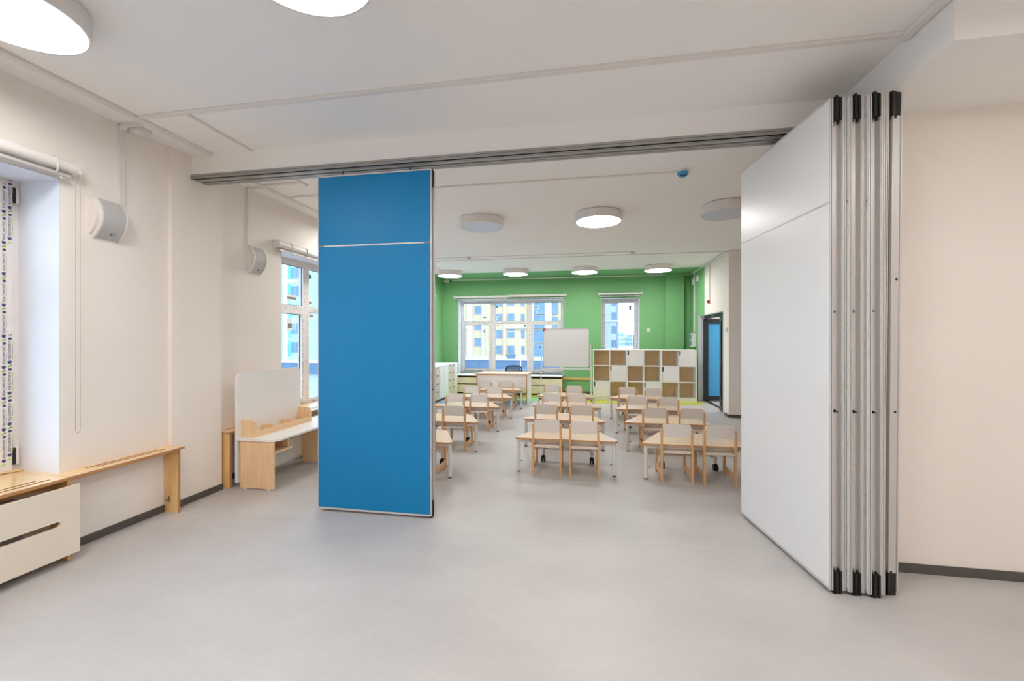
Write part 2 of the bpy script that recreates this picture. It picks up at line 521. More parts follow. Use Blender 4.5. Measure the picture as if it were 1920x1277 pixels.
# baseboards
struct('baseboard_left', MB().box(XL, XL + 0.008, -3.6, 3.227, 0, 0.062).box(-3.69, -3.682, 3.219, 3.768, 0, 0.062).box(XL, -3.682, 3.219, 3.227, 0, 0.062)
       .box(XL2, XL2 + 0.008, 3.768, 7.95, 0, 0.062), 'base')
struct('baseboard_far', box(XL3, 2.09, YF - 0.01, YF, 0, 0.07), 'base')
struct('baseboard_right', MB().box(1.86, 4.2, 3.212, 3.22, 0, 0.062).box(XR - 0.008, XR, 8.912, 9.2, 0, 0.06).box(XR - 0.008, 4.2, 8.912, 8.92, 0, 0.06), 'base')
# coloured vinyl inlays at the far end
struct('trim_4', MB().prism([(-1.3, 11.1), (-0.4, 10.62), (0.3, 10.30), (2.2, 10.38), (2.75, 10.60), (2.75, 11.2), (2.745, 12.0), (-3.5, 12.0), (-3.5, 10.78), (-1.5, 10.78)], 'z', 0.0002, 0.0012), 'yellow')
struct('trim_5', MB().prism([(-3.5, 10.30), (-1.42, 10.30), (-1.2, 10.5), (-1.05, 10.80), (-1.3, 11.1), (-1.5, 10.78), (-3.5, 10.78)], 'z', 0.0002, 0.0014), 'gvin')
struct('trim_6', MB().prism([(-3.5, 9.74), (-1.52, 9.74), (-1.42, 10.30), (-3.5, 10.30)], 'z', 0.0002, 0.0016), 'bvin')
struct('trim_7', MB().prism([(-3.6, 3.225), (1.9, 3.30), (1.9, 3.306), (-3.6, 3.231)], 'z', 0.0002, 0.0008), 'floorseam')
# corridor behind the glazed door
cor = MB().box(XR + 0.3, 5.0, 12.4, 12.5, 0, 2.9).box(5.0, 5.1, 9.12, 12.5, 0, 2.9).box(XR + 0.3, 5.1, 9.12, 12.5, 2.9, 3.0)
struct('wall_corridor', cor, 'wall')

# ------------------------------------------------------------------ windows (local x along wall, y outward, z up)
def window(name, loc, rz, W, z0, z1, bars, rows, sash, film, stickers, handle_at=()):
    """bars: light openings [(x0,x1)..]; rows [(z0,z1) lower, (z0,z1) upper]; sash: set of (col,row)"""
    root = thing(name, None, None, loc, rz, kind='structure')
    fr = MB()
    xs = [0.0]
    holes = [[(a, zr[0]), (b, zr[0]), (b, zr[1]), (a, zr[1])] for (a, b) in bars for zr in rows]
    fr.plate([(0, z0), (W, z0), (W, z1), (0, z1)], holes, 'y', 0.0, 0.07)
    fr.build('frame', 'pvc', root)
    for ci, (a, b) in enumerate(bars):
        for ri, zr in enumerate(rows):
            g0, g1, h0, h1 = a, b, zr[0], zr[1]
            if (ci, ri) in sash:
                t = 0.062
                sm = MB().plate([(a - 0.018, h0 - 0.018), (b + 0.018, h0 - 0.018), (b + 0.018, h1 + 0.018), (a - 0.018, h1 + 0.018)],
                                [[(a + t - 0.018, h0 + t - 0.018), (b - t + 0.018, h0 + t - 0.018), (b - t + 0.018, h1 - t + 0.018), (a + t - 0.018, h1 - t + 0.018)]], 'y', -0.018, 0.05)
                so = sm.build('sash', 'pvc', root)
                g0, g1, h0, h1 = a + t - 0.018, b - t + 0.018, h0 + t - 0.018, h1 - t + 0.018
            MB().box(g0 - 0.004, g1 + 0.004, 0.030, 0.036, h0 - 0.004, h1 + 0.004).build('pane', 'glass', root)
            ga = MB().plate([(g0 - 0.001, h0 - 0.001), (g1 + 0.001, h0 - 0.001), (g1 + 0.001, h1 + 0.001), (g0 - 0.001, h1 + 0.001)],
                            [[(g0 + 0.006, h0 + 0.006), (g1 - 0.006, h0 + 0.006), (g1 - 0.006, h1 - 0.006), (g0 + 0.006, h1 - 0.006)]], 'y', 0.022, 0.029)
            ga.build('gasket', 'rubber', root)
    # scattered print on the protective film of the profiles
    if film:
        pr = MB()
        rnd = random.Random(name)
        def marks(x0, x1, za, zb, y):
            wx, hz = x1 - x0, zb - za
            vertical = hz > wx
            L = hz if vertical else wx
            t = 0.03
            while t < L - 0.08:
                ln = rnd.choice((0.012, 0.03, 0.05, 0.07))
                for k in range(rnd.choice((2, 3, 3))):
                    off = (0.2 + 0.26 * k) * (wx if vertical else hz)
                    th = 0.004
                    if vertical: pr.box(x0 + off, x0 + off + th, y - 0.0006, y, za + t, za + t + ln)
                    else: pr.box(x0 + t, x0 + t + ln, y - 0.0006, y, za + off, za + off + th)
                t += ln + rnd.choice((0.012, 0.025, 0.05))
        edges = [0] + [v for b in bars for v in b] + [W]
        for (x0, x1) in film.get('v', []): marks(x0, x1, rows[0][0] - 0.02, rows[-1][1] + 0.02, 0.0)
        for (x0, x1, za, zb) in film.get('s', []): marks(x0, x1, za, zb, -0.018)
        for (x0, x1, za, zb) in film.get('h', []): marks(x0, x1, za, zb, 0.0)
        if pr.v:
            o = pr.build('film_print', 'inkg', root); o['kind'] = 'stuff'
    for (x, z, sw, sh, mm) in stickers:
        if mm == 'sticker':
            MB().cyl((x, 0.0275, z), (x, 0.0295, z), sw, seg=16).build('sticker', mm, root)
        else:
            MB().box(x - sw / 2, x + sw / 2, 0.0275, 0.0295, z - sh / 2, z + sh / 2).box(x - sw / 2 + 0.01, x + sw / 2 - 0.01, 0.0265, 0.0275, z - sh * 0.3, z + sh * 0.1, m=1).build('sticker', [mm, 'inkg'], root)
    for (x, z) in handle_at:
        MB().box(x - 0.014, x + 0.014, -0.03, -0.018, z - 0.035, z + 0.035, bev=0.004).box(x - 0.009, x + 0.009, -0.06, -0.03, z - 0.009, z + 0.009).box(x - 0.010, x + 0.010, -0.068, -0.052, z - 0.13, z + 0.012, bev=0.004).build('handle', 'white', root)
    return root

B4 = [(0.056, 0.904), (1.041, 2.0), (2.136, 2.99)]
R4 = [(0.612, 2.0), (2.073, 2.598)]
film4 = {'v': [(0, 0.056), (0.91, 1.03), (2.01, 2.13), (2.995, 3.05)],
         's': [(0.04, 0.10, 0.64, 1.98), (0.86, 0.92, 0.64, 1.98), (0.06, 0.90, 1.965, 2.015), (0.06, 0.90, 0.60, 0.655), (2.12, 2.18, 0.64, 1.98), (2.94, 3.0, 0.64, 1.98), (2.14, 2.98, 1.965, 2.015), (2.14, 2.98, 0.60, 0.655)],
         'h': [(0.06, 0.9, 2.01, 2.065), (1.05, 1.99, 2.01, 2.065), (2.14, 2.98, 2.01, 2.065), (0.06, 2.98, 2.61, 2.64), (0.06, 2.98, 0.565, 0.60)]}
window('window_4', (-3.72, YF + 0.30, 0), 0, 3.068, 0.545, 2.68, B4, R4, {(0, 0), (2, 0)}, film4,
       [(0.72, 2.19, 0.14, 0.06, 'paper'), (0.70, 1.78, 0.06, 0.16, 'paper'), (1.10, 2.16, 0.05, 0.10, 'paper'), (1.085, 2.50, 0.032, 0, 'sticker'), (1.93, 1.92, 0.032, 0, 'sticker'), (1.12, 1.94, 0.10, 0.05, 'paper'), (2.26, 2.48, 0.14, 0.05, 'paper'), (2.80, 1.90, 0.07, 0.06, 'paper')],
       handle_at=[(0.89, 1.22), (2.15, 1.22)])
window('window_5', (0.408, YF + 0.30, 0), 0, 1.014, 0.545, 2.67, [(0.065, 0.95)], [(0.62, 2.60)], {(0, 0)},
       {'v': [(0.005, 0.06), (0.955, 1.01)], 's': [(0.05, 0.105, 0.65, 2.55), (0.91, 0.965, 0.65, 2.55), (0.07, 0.94, 2.56, 2.61)], 'h': [(0.05, 0.96, 2.615, 2.66)]},
       [(0.80, 2.42, 0.06, 0.14, 'ink')])
B2 = [(0.06, 0.83), (0.965, 1.90), (2.035, 2.84)]
window('window_2', (XL2 - 0.30, 4.82, 0), R90, 2.90, 0.56, 2.69, B2, [(0.63, 1.95), (2.03, 2.60)], {(0, 0), (2, 0)},
       {'v': [(0.005, 0.055), (0.84, 0.96), (1.91, 2.03)], 's': [(0.77, 0.83, 0.68, 1.9), (0.06, 0.83, 0.61, 0.66)], 'h': [(0.07, 0.82, 1.955, 2.02), (0.98, 1.89, 1.955, 2.02), (0.98, 1.89, 0.57, 0.62)]},
       [(0.62, 2.14, 0.20, 0.08, 'paper'), (1.02, 2.50, 0.036, 0, 'sticker'), (1.03, 2.11, 0.07, 0.11, 'paper'), (0.58, 1.75, 0.10, 0.16, 'paper'), (1.06, 1.90, 0.12, 0.06, 'paper')],
       handle_at=[(0.865, 1.22)])
window('window_3', (XL3 - 0.30, 8.25, 0), R90, 2.91, 0.56, 2.68, B2, [(0.63, 1.95), (2.03, 2.60)], {(0, 0), (2, 0)}, {'v': [(0.84, 0.96), (1.91, 2.03)]}, [])
w1 = window('window_1', (XL - 0.37, -0.62, 0), R90, 3.05, 0.56, 2.70, [(0.06, 0.905), (1.041, 2.0), (2.136, 2.975)], [(0.63, 1.98), (2.06, 2.62)], set(), {}, [])
# opening casement at the right end of the near window, film still on
so = MB().plate([(2.12, 0.60), (2.998, 0.60), (2.998, 2.665), (2.12, 2.665)], [[(2.20, 0.68), (2.885, 0.68), (2.885, 2.585), (2.20, 2.585)]], 'y', -0.02, 0.002).build('sash', 'pvc', w1)
# printed film: words running upward in two staggered columns
for col, (xc, z_start) in enumerate(((2.952, 0.70), (2.983, 0.735))):
    z = z_start
    k = 0
    while z < 2.60:
        if not (col == 1 and 1.5 < z < 2.2):
            t = lettering('lettering', 'REACHMONT', 0.0215, 'ink', w1, (xc + 0.008, -0.0206, z), (PI / 2, -PI / 2, 0))
            g = MB()
            g.prism([(xc + 0.010, z - 0.010), (xc + 0.010, z - 0.026), (xc, z - 0.034), (xc - 0.010, z - 0.026), (xc - 0.010, z - 0.010)], 'y', -0.0212, -0.0202)
            g.cyl((xc + 0.002, -0.0212, z + 0.150), (xc + 0.002, -0.0202, z + 0.150), 0.010, seg=8)
            g.build('film_emblem', 'ink', w1)
            l = MB().prism([(xc - 0.012, z - 0.060), (xc + 0.006, z - 0.052), (xc + 0.010, z - 0.040), (xc - 0.008, z - 0.046)], 'y', -0.0212, -0.0202)
            l.box(xc + 0.014, xc + 0.0165, -0.0212, -0.0202, z, z + 0.03).box(xc + 0.014, xc + 0.0165, -0.0212, -0.0202, z + 0.09, z + 0.12)
            l.build('film_leaf', 'inkgreen', w1)
            MB().box(xc + 0.014, xc + 0.016, -0.0212, -0.0202, z + 0.035, z + 0.085).box(xc - 0.008, xc - 0.002, -0.0212, -0.0202, z + 0.172, z + 0.178).box(xc + 0.004, xc + 0.010, -0.0212, -0.0202, z + 0.172, z + 0.184).build('film_small_print', 'inkg', w1)
        z += 0.222
MB().box(3.000, 3.012, -0.03, 0.0, 2.53, 2.64, m=1).box(3.012, 3.034, -0.026, 0.0, 2.53, 2.645, bev=0.004).build('hinge', ['pvc', 'black'], w1)
MB().box(3.000, 3.012, -0.03, 0.0, 0.64, 0.76, m=1).box(3.012, 3.034, -0.026, 0.0, 0.635, 0.77, bev=0.004).build('hinge', ['pvc', 'black'], w1)
fo = MB()
fo.prism([(2.4, 0.0), (2.7, -0.028), (2.95, -0.018), (3.044, -0.05), (3.044, 0.0)], 'z', 0.588, 0.600)
fo.build('mounting_foam', 'foam', w1)

# ------------------------------------------------------------------ folding wall: ceiling track and panels
tr = thing('ceiling_track', 'grey aluminium sliding track along the beam above the blue panel', 'track', (-3.69, 3.41, 3.06))
MB().box(0, 5.5, 0.0, 0.008, 0.004, 0.040).box(0, 5.5, 0.008, 0.09, 0.0, 0.04).box(0, 5.5, 0.0, 0.028, 0.0, 0.006).build('front_rail', 'aludark', tr)
MB().box(0, 5.5, 0.115, 0.186, 0.0, 0.04).build('back_rail', 'aludark', tr)
MB().box(0, 5.5, 0.09, 0.115, 0.03, 0.04).build('slot_bottom', 'black', tr)
MB().box(0, 5.5, -0.002, 0.0, 0.019, 0.021).box(0, 5.5, 0.046, 0.0475, -0.0012, 0.0).box(0, 5.5, 0.146, 0.1475, -0.0012, 0.0).build('groove', 'black', tr)

def fold_panel(label, L, face, loc, rz, male=False, tilt=0.0, group=None):
    """x 0..0.1 thickness, y 0 (near end)..L, z up"""
    T = 0.096
    p = thing('folding_wall_panel', label, 'wall panel', loc, rz, group)
    if tilt: p.rotation_euler = (tilt, 0, rz)
    zb, zt, zj = 0.022, 3.01, 2.378
    MB().box(0.001, T - 0.001, 0.05, L - 0.05, zb + 0.02, zt - 0.02).build('core', 'aludark', p)
    MB().box(-0.0005, 0.012, 0.006, L - 0.006, zb + 0.016, zj - 0.006, bev=0.0015).build('lower_board', face, p)
    MB().box(-0.0005, 0.012, 0.006, L - 0.006, zj + 0.006, zt - 0.012, bev=0.0015).build('upper_board', face, p)
    MB().box(T - 0.012, T + 0.0005, 0.006, L - 0.006, zb + 0.016, zj - 0.006).build('lower_board', 'panelw', p)
    MB().box(T - 0.012, T + 0.0005, 0.006, L - 0.006, zj + 0.006, zt - 0.012).build('upper_board', 'panelw', p)
    MB().box(0.0, 0.012, 0.006, L - 0.006, zj - 0.006, zj - 0.0015).box(0.0, 0.012, 0.006, L - 0.006, zj + 0.0015, zj + 0.006).box(0.003, 0.01, 0.006, L - 0.006, zj - 0.0015, zj + 0.0015).build('joint_strip', 'alu' if face != 'panelb' else 'white', p)
    MB().box(-0.001, T + 0.001, 0.0605, L - 0.0605, zb, zb + 0.016).build('bottom_rail', 'alu', p)
    MB().box(-0.001, T + 0.001, 0.0605, L - 0.0605, zt - 0.012, zt).build('top_rail', 'alu', p)
    for end, (ya, sg) in enumerate(((0.0, 1), (L, -1))):
        m_end = male if end == 0 else (not male)
        def P(pts):
            return [(x, ya + sg * y) for x, y in pts]
        e = MB()
        a = 0.0
        if not m_end:
            prof = [(0, 0.006), (0.003, 0.0), (0.0085, 0.0), (0.009, 0.012), (0.0115, 0.012), (0.012, 0.0), (0.0195, 0.0), (0.021, 0.004), (0.0235, 0.006), (0.0235, 0.020), (0.049, 0.020), (0.052, 0.034), (T - 0.0265, 0.034), (T - 0.0235, 0.008), (T - 0.021, 0.004), (T - 0.0195, 0.0), (T - 0.012, 0.0), (T - 0.0115, 0.012), (T - 0.009, 0.012), (T - 0.0085, 0.0), (T - 0.003, 0.0), (T, 0.006), (T, 0.06), (0, 0.06)]
        else:
            prof = [(0, 0.006), (0.003, 0.0), (0.0085, 0.0), (0.009, 0.012), (0.0115, 0.012), (0.012, 0.0), (0.017, 0.0), (0.019, 0.03), (0.040, 0.03), (0.042, 0.006), (0.044, 0.004), (0.082, 0.004), (0.084, 0.010), (0.086, 0.0), (0.094, 0.0), (0.096, 0.004), (T, 0.006), (T, 0.06), (0, 0.06)]
        e.prism(P(prof), 'z', zb + 0.001, zt - 0.001)
        ep = e.build('edge_profile', 'alu', p)
        if end == 0:
            # brush seals in the channel, jagged at their ends
            for (z0, z1, up) in ((zt - 0.150, zt + 0.012, 1), (0.0015, 0.148, 0)):
                b = MB()
                fins = [(0.0237, 0.0355, 0.006, 0.0195), (0.0355, 0.050, 0.001, 0.0195), (0.0525, 0.0625, 0.007, 0.033), (0.0625, 0.0735, 0.002, 0.033)] if not m_end else [(0.020, 0.034, 0.006, 0.029), (0.035, 0.048, 0.001, 0.029), (0.049, 0.062, 0.0005, 0.003), (0.063, 0.083, 0.0015, 0.003)]
                for i, (xa, xb, y0, y1) in enumerate(fins):
                    q = P([(xa, y0), (xb, y0 + 0.003), (xb, y1), (xa, y1)])
                    za = z0 + (0.018 * (i % 2) if up else 0.0)
                    zc = z1 + (0.005 * ((i * 2) % 3) - 0.006 if up else -0.012 * (i % 2))
                    b.prism(q, 'z', za, zc)
                b.build('brush_seal', 'rubber', p)
            if not m_end:
                MB().box(0.025, 0.038, 0.012, 0.0195, zt - 0.164, zt - 0.150).build('retainer', 'steel', p)
                MB().box(0.025, 0.038, 0.012, 0.0195, 0.150, 0.160).build('retainer', 'steel', p)
                MB().cyl((0.036, 0.020, 1.715), (0.036, 0.008, 1.715), 0.0065, seg=12).cyl((0.036, 0.0079, 1.715), (0.036, 0.0072, 1.715), 0.003, seg=6).build('bolt', 'steel', p)
                MB().cyl((0.036, 0.020, 1.11), (0.036, 0.012, 1.11), 0.009, seg=12).cyl((0.036, 0.012, 1.11), (0.038, -0.012, 1.108), 0.005, 0.0025, seg=10).build('locating_pin', 'black', p)
            else:
                for z in (1.905, 1.11):
                    MB().cyl((0.070, 0.0042, z), (0.070, 0.0030, z), 0.0075, seg=14).build('locating_hole', 'black', p)
    for y in ((L * 0.2, L * 0.8) if face == 'panelb' else ()):
        MB().cyl((T / 2, y, zt), (T / 2, y, zt + 0.055), 0.008, seg=10).box(T / 2 - 0.02, T / 2 + 0.02, y - 0.04, y + 0.04, zt, zt + 0.012).build('hanger', 'steel', p)
    return p

PD = math.atan2(1.453 - 1.332, 4.003 - 2.861)      # stack leans a little off the room axis
ux, uy = math.cos(PD), math.sin(PD)
def stackpos(k, back=0.0):
    return (1.453 + 0.1015 * k * ux - back * math.sin(PD), 2.861 + 0.1015 * k * uy * 0 - 0.004 * k + back, 0)
names = ['white folding wall panel outermost of the parked stack, its whole face showing',
         'grey-edged folding wall panel second from the left in the parked stack',
         'grey-edged folding wall panel third from the left in the parked stack',
         'rightmost panel of the parked stack, flat grey end with two black holes']
for k in range(4):
    x, y, z = stackpos(k, 0.05 if k == 3 else 0.0)
    fold_panel(names[k], 1.148, 'panelw', (x, y, z), PD, male=(k == 3), tilt=(0.012 if k == 3 else 0.0), group='parked folding panels')
fold_panel('blue folding wall panel standing alone in the opening below the track', 1.075, 'panelb', (-1.312, 3.45, 0), PI / 2)

# ------------------------------------------------------------------ ceiling lamps
def lamp(lit, x, y, label, group='round ceiling lamps'):
    o = thing('ceiling_lamp', label, 'lamp', (x, y, CZ), 0, group)
    b = MB()
    n = 40
    r, h = 0.315, 0.118
    for (r0, z0, r1, z1) in ((r, -0.006, r, -h), (r - 0.010, -h, r - 0.010, -h + 0.008)):
        pass
    ring = lambda rr, z: [(rr * math.cos(2 * PI * i / n), rr * math.sin(2 * PI * i / n), z) for i in range(n)]
    b._add(ring(r, -0.006) + ring(r, -h), [(i, n + i, n + (i + 1) % n, (i + 1) % n) for i in range(n)], 0, True)
    b._add(ring(r, -h) + ring(r - 0.012, -h), [(i, n + i, n + (i + 1) % n, (i + 1) % n) for i in range(n)], 0)
    b._add(ring(r - 0.012, -h) + ring(r - 0.012, -h + 0.01), [(i, n + i, n + (i + 1) % n, (i + 1) % n) for i in range(n)], 0, True)
    b._add(ring(r, -0.006), [list(range(n))], 0)
    b.build('housing', 'white', o)
    MB().cyl((0, 0, 0), (0, 0, -0.006), r - 0.02, seg=n).build('mounting_plate', 'black', o)
    MB().cyl((0, 0, -h + 0.006), (0, 0, -h + 0.003), r - 0.0125, seg=n).build('diffuser', ('lit_classroom' if y > 3.5 else 'lit') if lit else 'off', o)
    return o
lamp(True, -2.87, 1.64, 'large lit round lamp in the upper left corner of the ceiling')
lamp(True, -1.22, 1.64, 'lit round lamp cut off by the top edge, above the blue panel')
lamp(True, 0.43, 1.64, 'added round fill lamp out of view overhead, right of the other near lamps')  # out of view, added to brighten the front room
for x, q in ((-2.87, 'nearest the window wall'), (-1.22, 'second from the window wall'), (0.43, 'third from the window wall'), (2.08, 'farthest from the window wall')): lamp(True, x, -1.4, 'added round fill lamp behind the viewpoint, ' + q)  # unseen row added behind the camera as fill light
lamp(True, 2.9, 1.2, 'added round fill lamp out of view near the right wall of the front room')  # another unseen lamp, added for brightness on the right
lamp(False, -1.51, 6.0, 'unlit round lamp right of the blue panel, its disc pale blue')
lamp(True, 0.16, 6.0, 'large lit round lamp in the middle of the classroom ceiling')
lamp(False, 1.80, 5.92, 'unlit grey round lamp half hidden by the parked white panels')
for x, lb in ((-3.50, 'leftmost of the four lit lamps before the green wall'), (-1.775, 'second from left of the four lit lamps before the green wall'),
              (-0.05, 'third from left of the four lit lamps before the green wall'), (1.68, 'rightmost of the four lit lamps before the green wall')):
    lamp(True, x, 10.56, lb)
lamp(True, -3.18, 6.0, 'lit round lamp behind the blue panel')
lamp(True, 4.0, 10.6, 'added fill lamp in the corridor behind the blue glass door', 'added corridor lamps').location.z = 2.9  # unseen lamp added to light the corridor

# ------------------------------------------------------------------ cable raceways and small fittings on the ceiling
def raceway(name, label, pts_boxes, m='white'):
    mb = MB()
    for bx in pts_boxes: mb.box(*bx, bev=0.003)
    return tag(mb.build(name, m), label, 'cable duct')
raceway('cable_raceway', 'white cable duct across the near ceiling from left wall to soffit', [(-3.44, 1.80, 2.735, 2.775, CZ - 0.02, CZ)]).rotation_euler = (0, 0, 0)
raceway('cable_raceway', 'white cable duct along the left edge of the near ceiling', [(-3.50, -3.45, -3.5, 3.40, CZ - 0.022, CZ)])
raceway('cable_raceway', 'short thin cable duct on the near ceiling left of the beam', [(-3.055, -3.03, 2.79, 3.42, CZ - 0.014, CZ)])
raceway('cable_raceway', 'white cable duct along the grey soffit at upper right', [(1.765, 1.815, -3.4, 2.79, CZ - 0.03, CZ)])
raceway('cable_raceway', 'white duct along the left side of the classroom ceiling', [(-3.66, -3.61, 3.65, 12.0, CZ - 0.02, CZ)])
raceway('cable_raceway', 'short bent duct stub on the classroom ceiling left of the blue panel', [(-3.60, -3.14, 4.20, 4.24, CZ - 0.016, CZ), (-3.14, -3.10, 3.9, 4.32, CZ - 0.016, CZ)])
raceway('cable_raceway', 'long thin duct on the classroom ceiling leading to the cyan detector', [(-3.60, 0.93, 4.615, 4.64, CZ - 0.014, CZ)])
raceway('cable_raceway', 'thin duct joining two small sensors on the classroom ceiling', [(-3.60, 0.86, 8.72, 8.745, CZ - 0.014, CZ)])
raceway('cable_raceway', 'thin duct across the classroom ceiling just before the four lit lamps', [(-3.60, 4.1, 9.01, 9.035, CZ - 0.014, CZ)])
raceway('cable_raceway', 'pale duct along the top of the green far wall', [(XL3, XR, YF - 0.025, YF, CZ - 0.035, CZ - 0.006)])
raceway('cable_raceway', 'pale duct along the top of the right classroom wall', [(XR - 0.03, XR - 0.005, 8.95, 11.97, CZ - 0.04, CZ - 0.006)])
raceway('cable_raceway', 'pale vertical duct down the green wall to the fuse box', [(XR - 0.035, XR - 0.005, 11.50, 11.56, 1.70, CZ - 0.04)])
raceway('cable_raceway', 'thin vertical duct down to the red alarm', [(XR - 0.02, XR, 10.19, 10.215, 2.44, CZ - 0.04)])
def wall_duct(label, wall_x, y, z0, x_end):
    mb = MB()
    W_, D_ = 0.045, 0.02
    mb.box(wall_x, wall_x + D_, y - W_ / 2, y + W_ / 2, z0, CZ - 0.06)
    # curved elbow to the ceiling
    n = 6
    pts_o, pts_i = [], []
    R_ = 0.06
    for k in range(n + 1):
        t = k / n * PI / 2
        pts_o.append((wall_x + R_ - R_ * math.cos(t), CZ - R_ + R_ * math.sin(t)))
        pts_i.append((wall_x + R_ - (R_ - D_) * math.cos(t), CZ - R_ + (R_ - D_) * math.sin(t)))
    poly = pts_o + pts_i[::-1]
    mb.prism(poly, 'y', y - W_ / 2, y + W_ / 2)
    mb.box(wall_x + R_, x_end, y - W_ / 2, y + W_ / 2, CZ - D_, CZ)
    return tag(mb.build('cable_raceway', 'white'), label, 'cable duct')
wall_duct('white duct dropping from the ceiling to the near wall speaker', XL, 2.83, 2.635, -3.50)
wall_duct('white duct dropping to the speaker beyond the column', XL2, 4.27, 2.63, -3.66)
# junction box and sensors
jb = thing('junction_box', 'small white box on the ceiling beside the speaker duct', 'box', (-3.64, 2.92, CZ))
MB().box(-0.05, 0.05, -0.055, 0.055, -0.045, 0, bev=0.006).build('body', 'white', jb)
MB().cyl((0, 0, -0.0465), (0, 0, -0.045), 0.004, seg=8).build('screw', 'steel', jb)
det = thing('smoke_detector', 'ceiling smoke detector with a cyan dust cap', 'detector', (0.98, 4.62, CZ))
MB().cyl((0, 0, 0), (0, 0, -0.022), 0.052, seg=24).build('base', 'white', det)
MB().cyl((0, 0, -0.022), (0, 0, -0.038), 0.056, 0.058, seg=24).cyl((0, 0, -0.038), (0, 0, -0.062), 0.056, 0.034, seg=24).build('dust_cap', 'cyan', det)
dm = MB()
for k in range(7):
    t = -2.5 + k * 0.32
    dm.box(0.036 * math.cos(t) - 0.005, 0.036 * math.cos(t) + 0.005, 0.036 * math.sin(t) - 0.005, 0.036 * math.sin(t) + 0.005, -0.0635, -0.050)
dm.box(-0.004, 0.004, -0.012, 0.012, -0.0632, -0.06)
dm.build('cap_print', 'ink', det)
for (x, y, lb) in ((-2.465, 8.70, 'small white motion sensor on the ceiling, nearer the blue panel'), (0.90, 8.74, 'small white motion sensor at the right end of its ceiling duct')):
    q = thing('motion_sensor', lb, 'sensor', (x, y, CZ), 0, 'ceiling motion sensors')
    MB().cyl((0, 0, 0), (0, 0, -0.02), 0.055, seg=20).build('base', 'white', q)
    MB().cyl((0, 0, -0.02), (0, 0, -0.05), 0.045, 0.028, seg=20).build('lens', 'off', q)
sc = thing('security_camera', 'small dark-lensed camera in the far left ceiling corner', 'camera', (-4.0, 11.80, CZ))
MB().cyl((0, 0, 0), (0, 0, -0.05), 0.03, seg=14).build('mount', 'white', sc)
MB().box(-0.09, 0.09, -0.035, 0.035, -0.10, -0.04, bev=0.01).build('body', 'white', sc)
MB().cyl((0.09, 0, -0.07), (0.12, -0.01, -0.072), 0.032, seg=16).build('lens', 'black', sc)

# ------------------------------------------------------------------ wall speakers (local x = along wall, y = into wall)
def speaker(label, wall_x, y0, zc):
    o = thing('wall_speaker', label, 'speaker', (wall_x, y0, zc), R90, 'wall speakers')
    def arc(D, z0, z1, tilt=0.028):
        pts = [(0.0, z1)]
        for k in range(13):
            q = k / 12.0
            pts.append((-0.004 - D * (1 - (2 * q - 1) ** 2) - tilt * (1 - 0.7 * q), z1 + (z0 - z1) * q))
        pts.append((0.0, z0))
        return pts
    MB().prism(arc(0.072, -0.152, 0.148), 'x', 0.036, 0.198).build('grille', 'grille', o)
    MB().prism(arc(0.077, -0.157, 0.153), 'x', 0.022, 0.036).build('side_cap', 'white', o)
    MB().prism(arc(0.077, -0.157, 0.153), 'x', 0.198, 0.208).build('side_cap', 'white', o)
    MB().prism(arc(0.070, -0.135, 0.153, 0.0), 'x', 0.0, 0.022).build('bracket', 'white', o)
    MB().box(0.118, 0.140, -0.0575, -0.040, -0.122, -0.102).build('badge', 'steel', o)
    return o
speaker('near white wall speaker with grey curved grille, beside the near window', XL, 2.607, 2.482)
speaker('second white wall speaker, beyond the column next to the farther window', XL2, 4.25, 2.468)

# ------------------------------------------------------------------ roller blinds (local x along wall, y into wall)
def blind(label, loc, rz, W, bundles=(), chain=None, big=True, chain_len=1.9):
    o = thing('roller_blind', label, 'blind', loc, rz, 'roller blinds')
    r = 0.042 if big else 0.036
    MB().cyl((0.03, -0.055, 0), (W - 0.03, -0.055, 0), r, seg=20).build('fabric_roll', 'white', o)
    for x in (0.0, W - 0.028):
        MB().prism(rrect(-0.10, -0.001, -0.048, 0.048, 0.03, 4, (1, 0, 0, 1)), 'x', x, x + 0.028).build('bracket', 'white', o)
    MB().box(0.05, W - 0.05, -0.072, -0.038, -0.082, -0.058, bev=0.004).build('bottom_bar', 'alu', o)
    for bx in bundles:
        n = 10
        pts = [(bx + 0.01 * math.sin(k), -0.055 + (r + 0.006) * math.cos(2 * PI * k / n), (r + 0.006) * math.sin(2 * PI * k / n) - (0.02 if 5 < k < 9 else 0)) for k in range(n + 1)]
        pts.append((bx + 0.04, -0.07, -r - 0.06))
        MB().tube(pts, 0.006, 6).build('film_tie', 'film', o)
    if chain is not None:
        x, = chain
        pts = [(x - 0.03, -0.09, -0.03)] + [(x - 0.03, -0.09, -0.03 - chain_len * k / 8) for k in range(1, 9)]
        zb = -0.03 - chain_len
        pts += [(x - 0.015 + 0.015 * math.cos(PI + PI * k / 6), -0.09, zb + 0.03 * math.sin(PI + PI * k / 6)) for k in range(1, 6)]
        pts += [(x, -0.09, zb + chain_len * k / 8) for k in range(0, 9)]
        MB().tube(pts, 0.0022, 5).build('chain', 'chain', o)
    return o
blind('thick white roller blind above the nearest left window, bead chain hanging', (XL, -0.70, 2.785), R90, 3.20, bundles=(3.06,), chain=(3.193,), chain_len=1.86)
blind('white roller blind above the left window beside the blue panel', (XL2, 4.66, 2.735), R90, 3.15, bundles=(0.25, 0.55), chain=None)
blind('white roller blind above the far left window, partly behind the blue panel', (XL3, 8.10, 2.735), R90, 2.98, chain=None)
blind('left white blind of the pair above the wide window in the green wall', (-3.84, YF, 2.76), 0, 1.63, big=False, chain=(0.04,), chain_len=1.9)
blind('right white blind of the pair above the wide window in the green wall', (-2.19, YF, 2.775), 0, 1.63, big=False, chain=(1.60,), chain_len=1.9)
blind('short white blind above the narrow window in the green wall', (0.31, YF, 2.785), 0, 1.18, big=False, bundles=(1.02,))

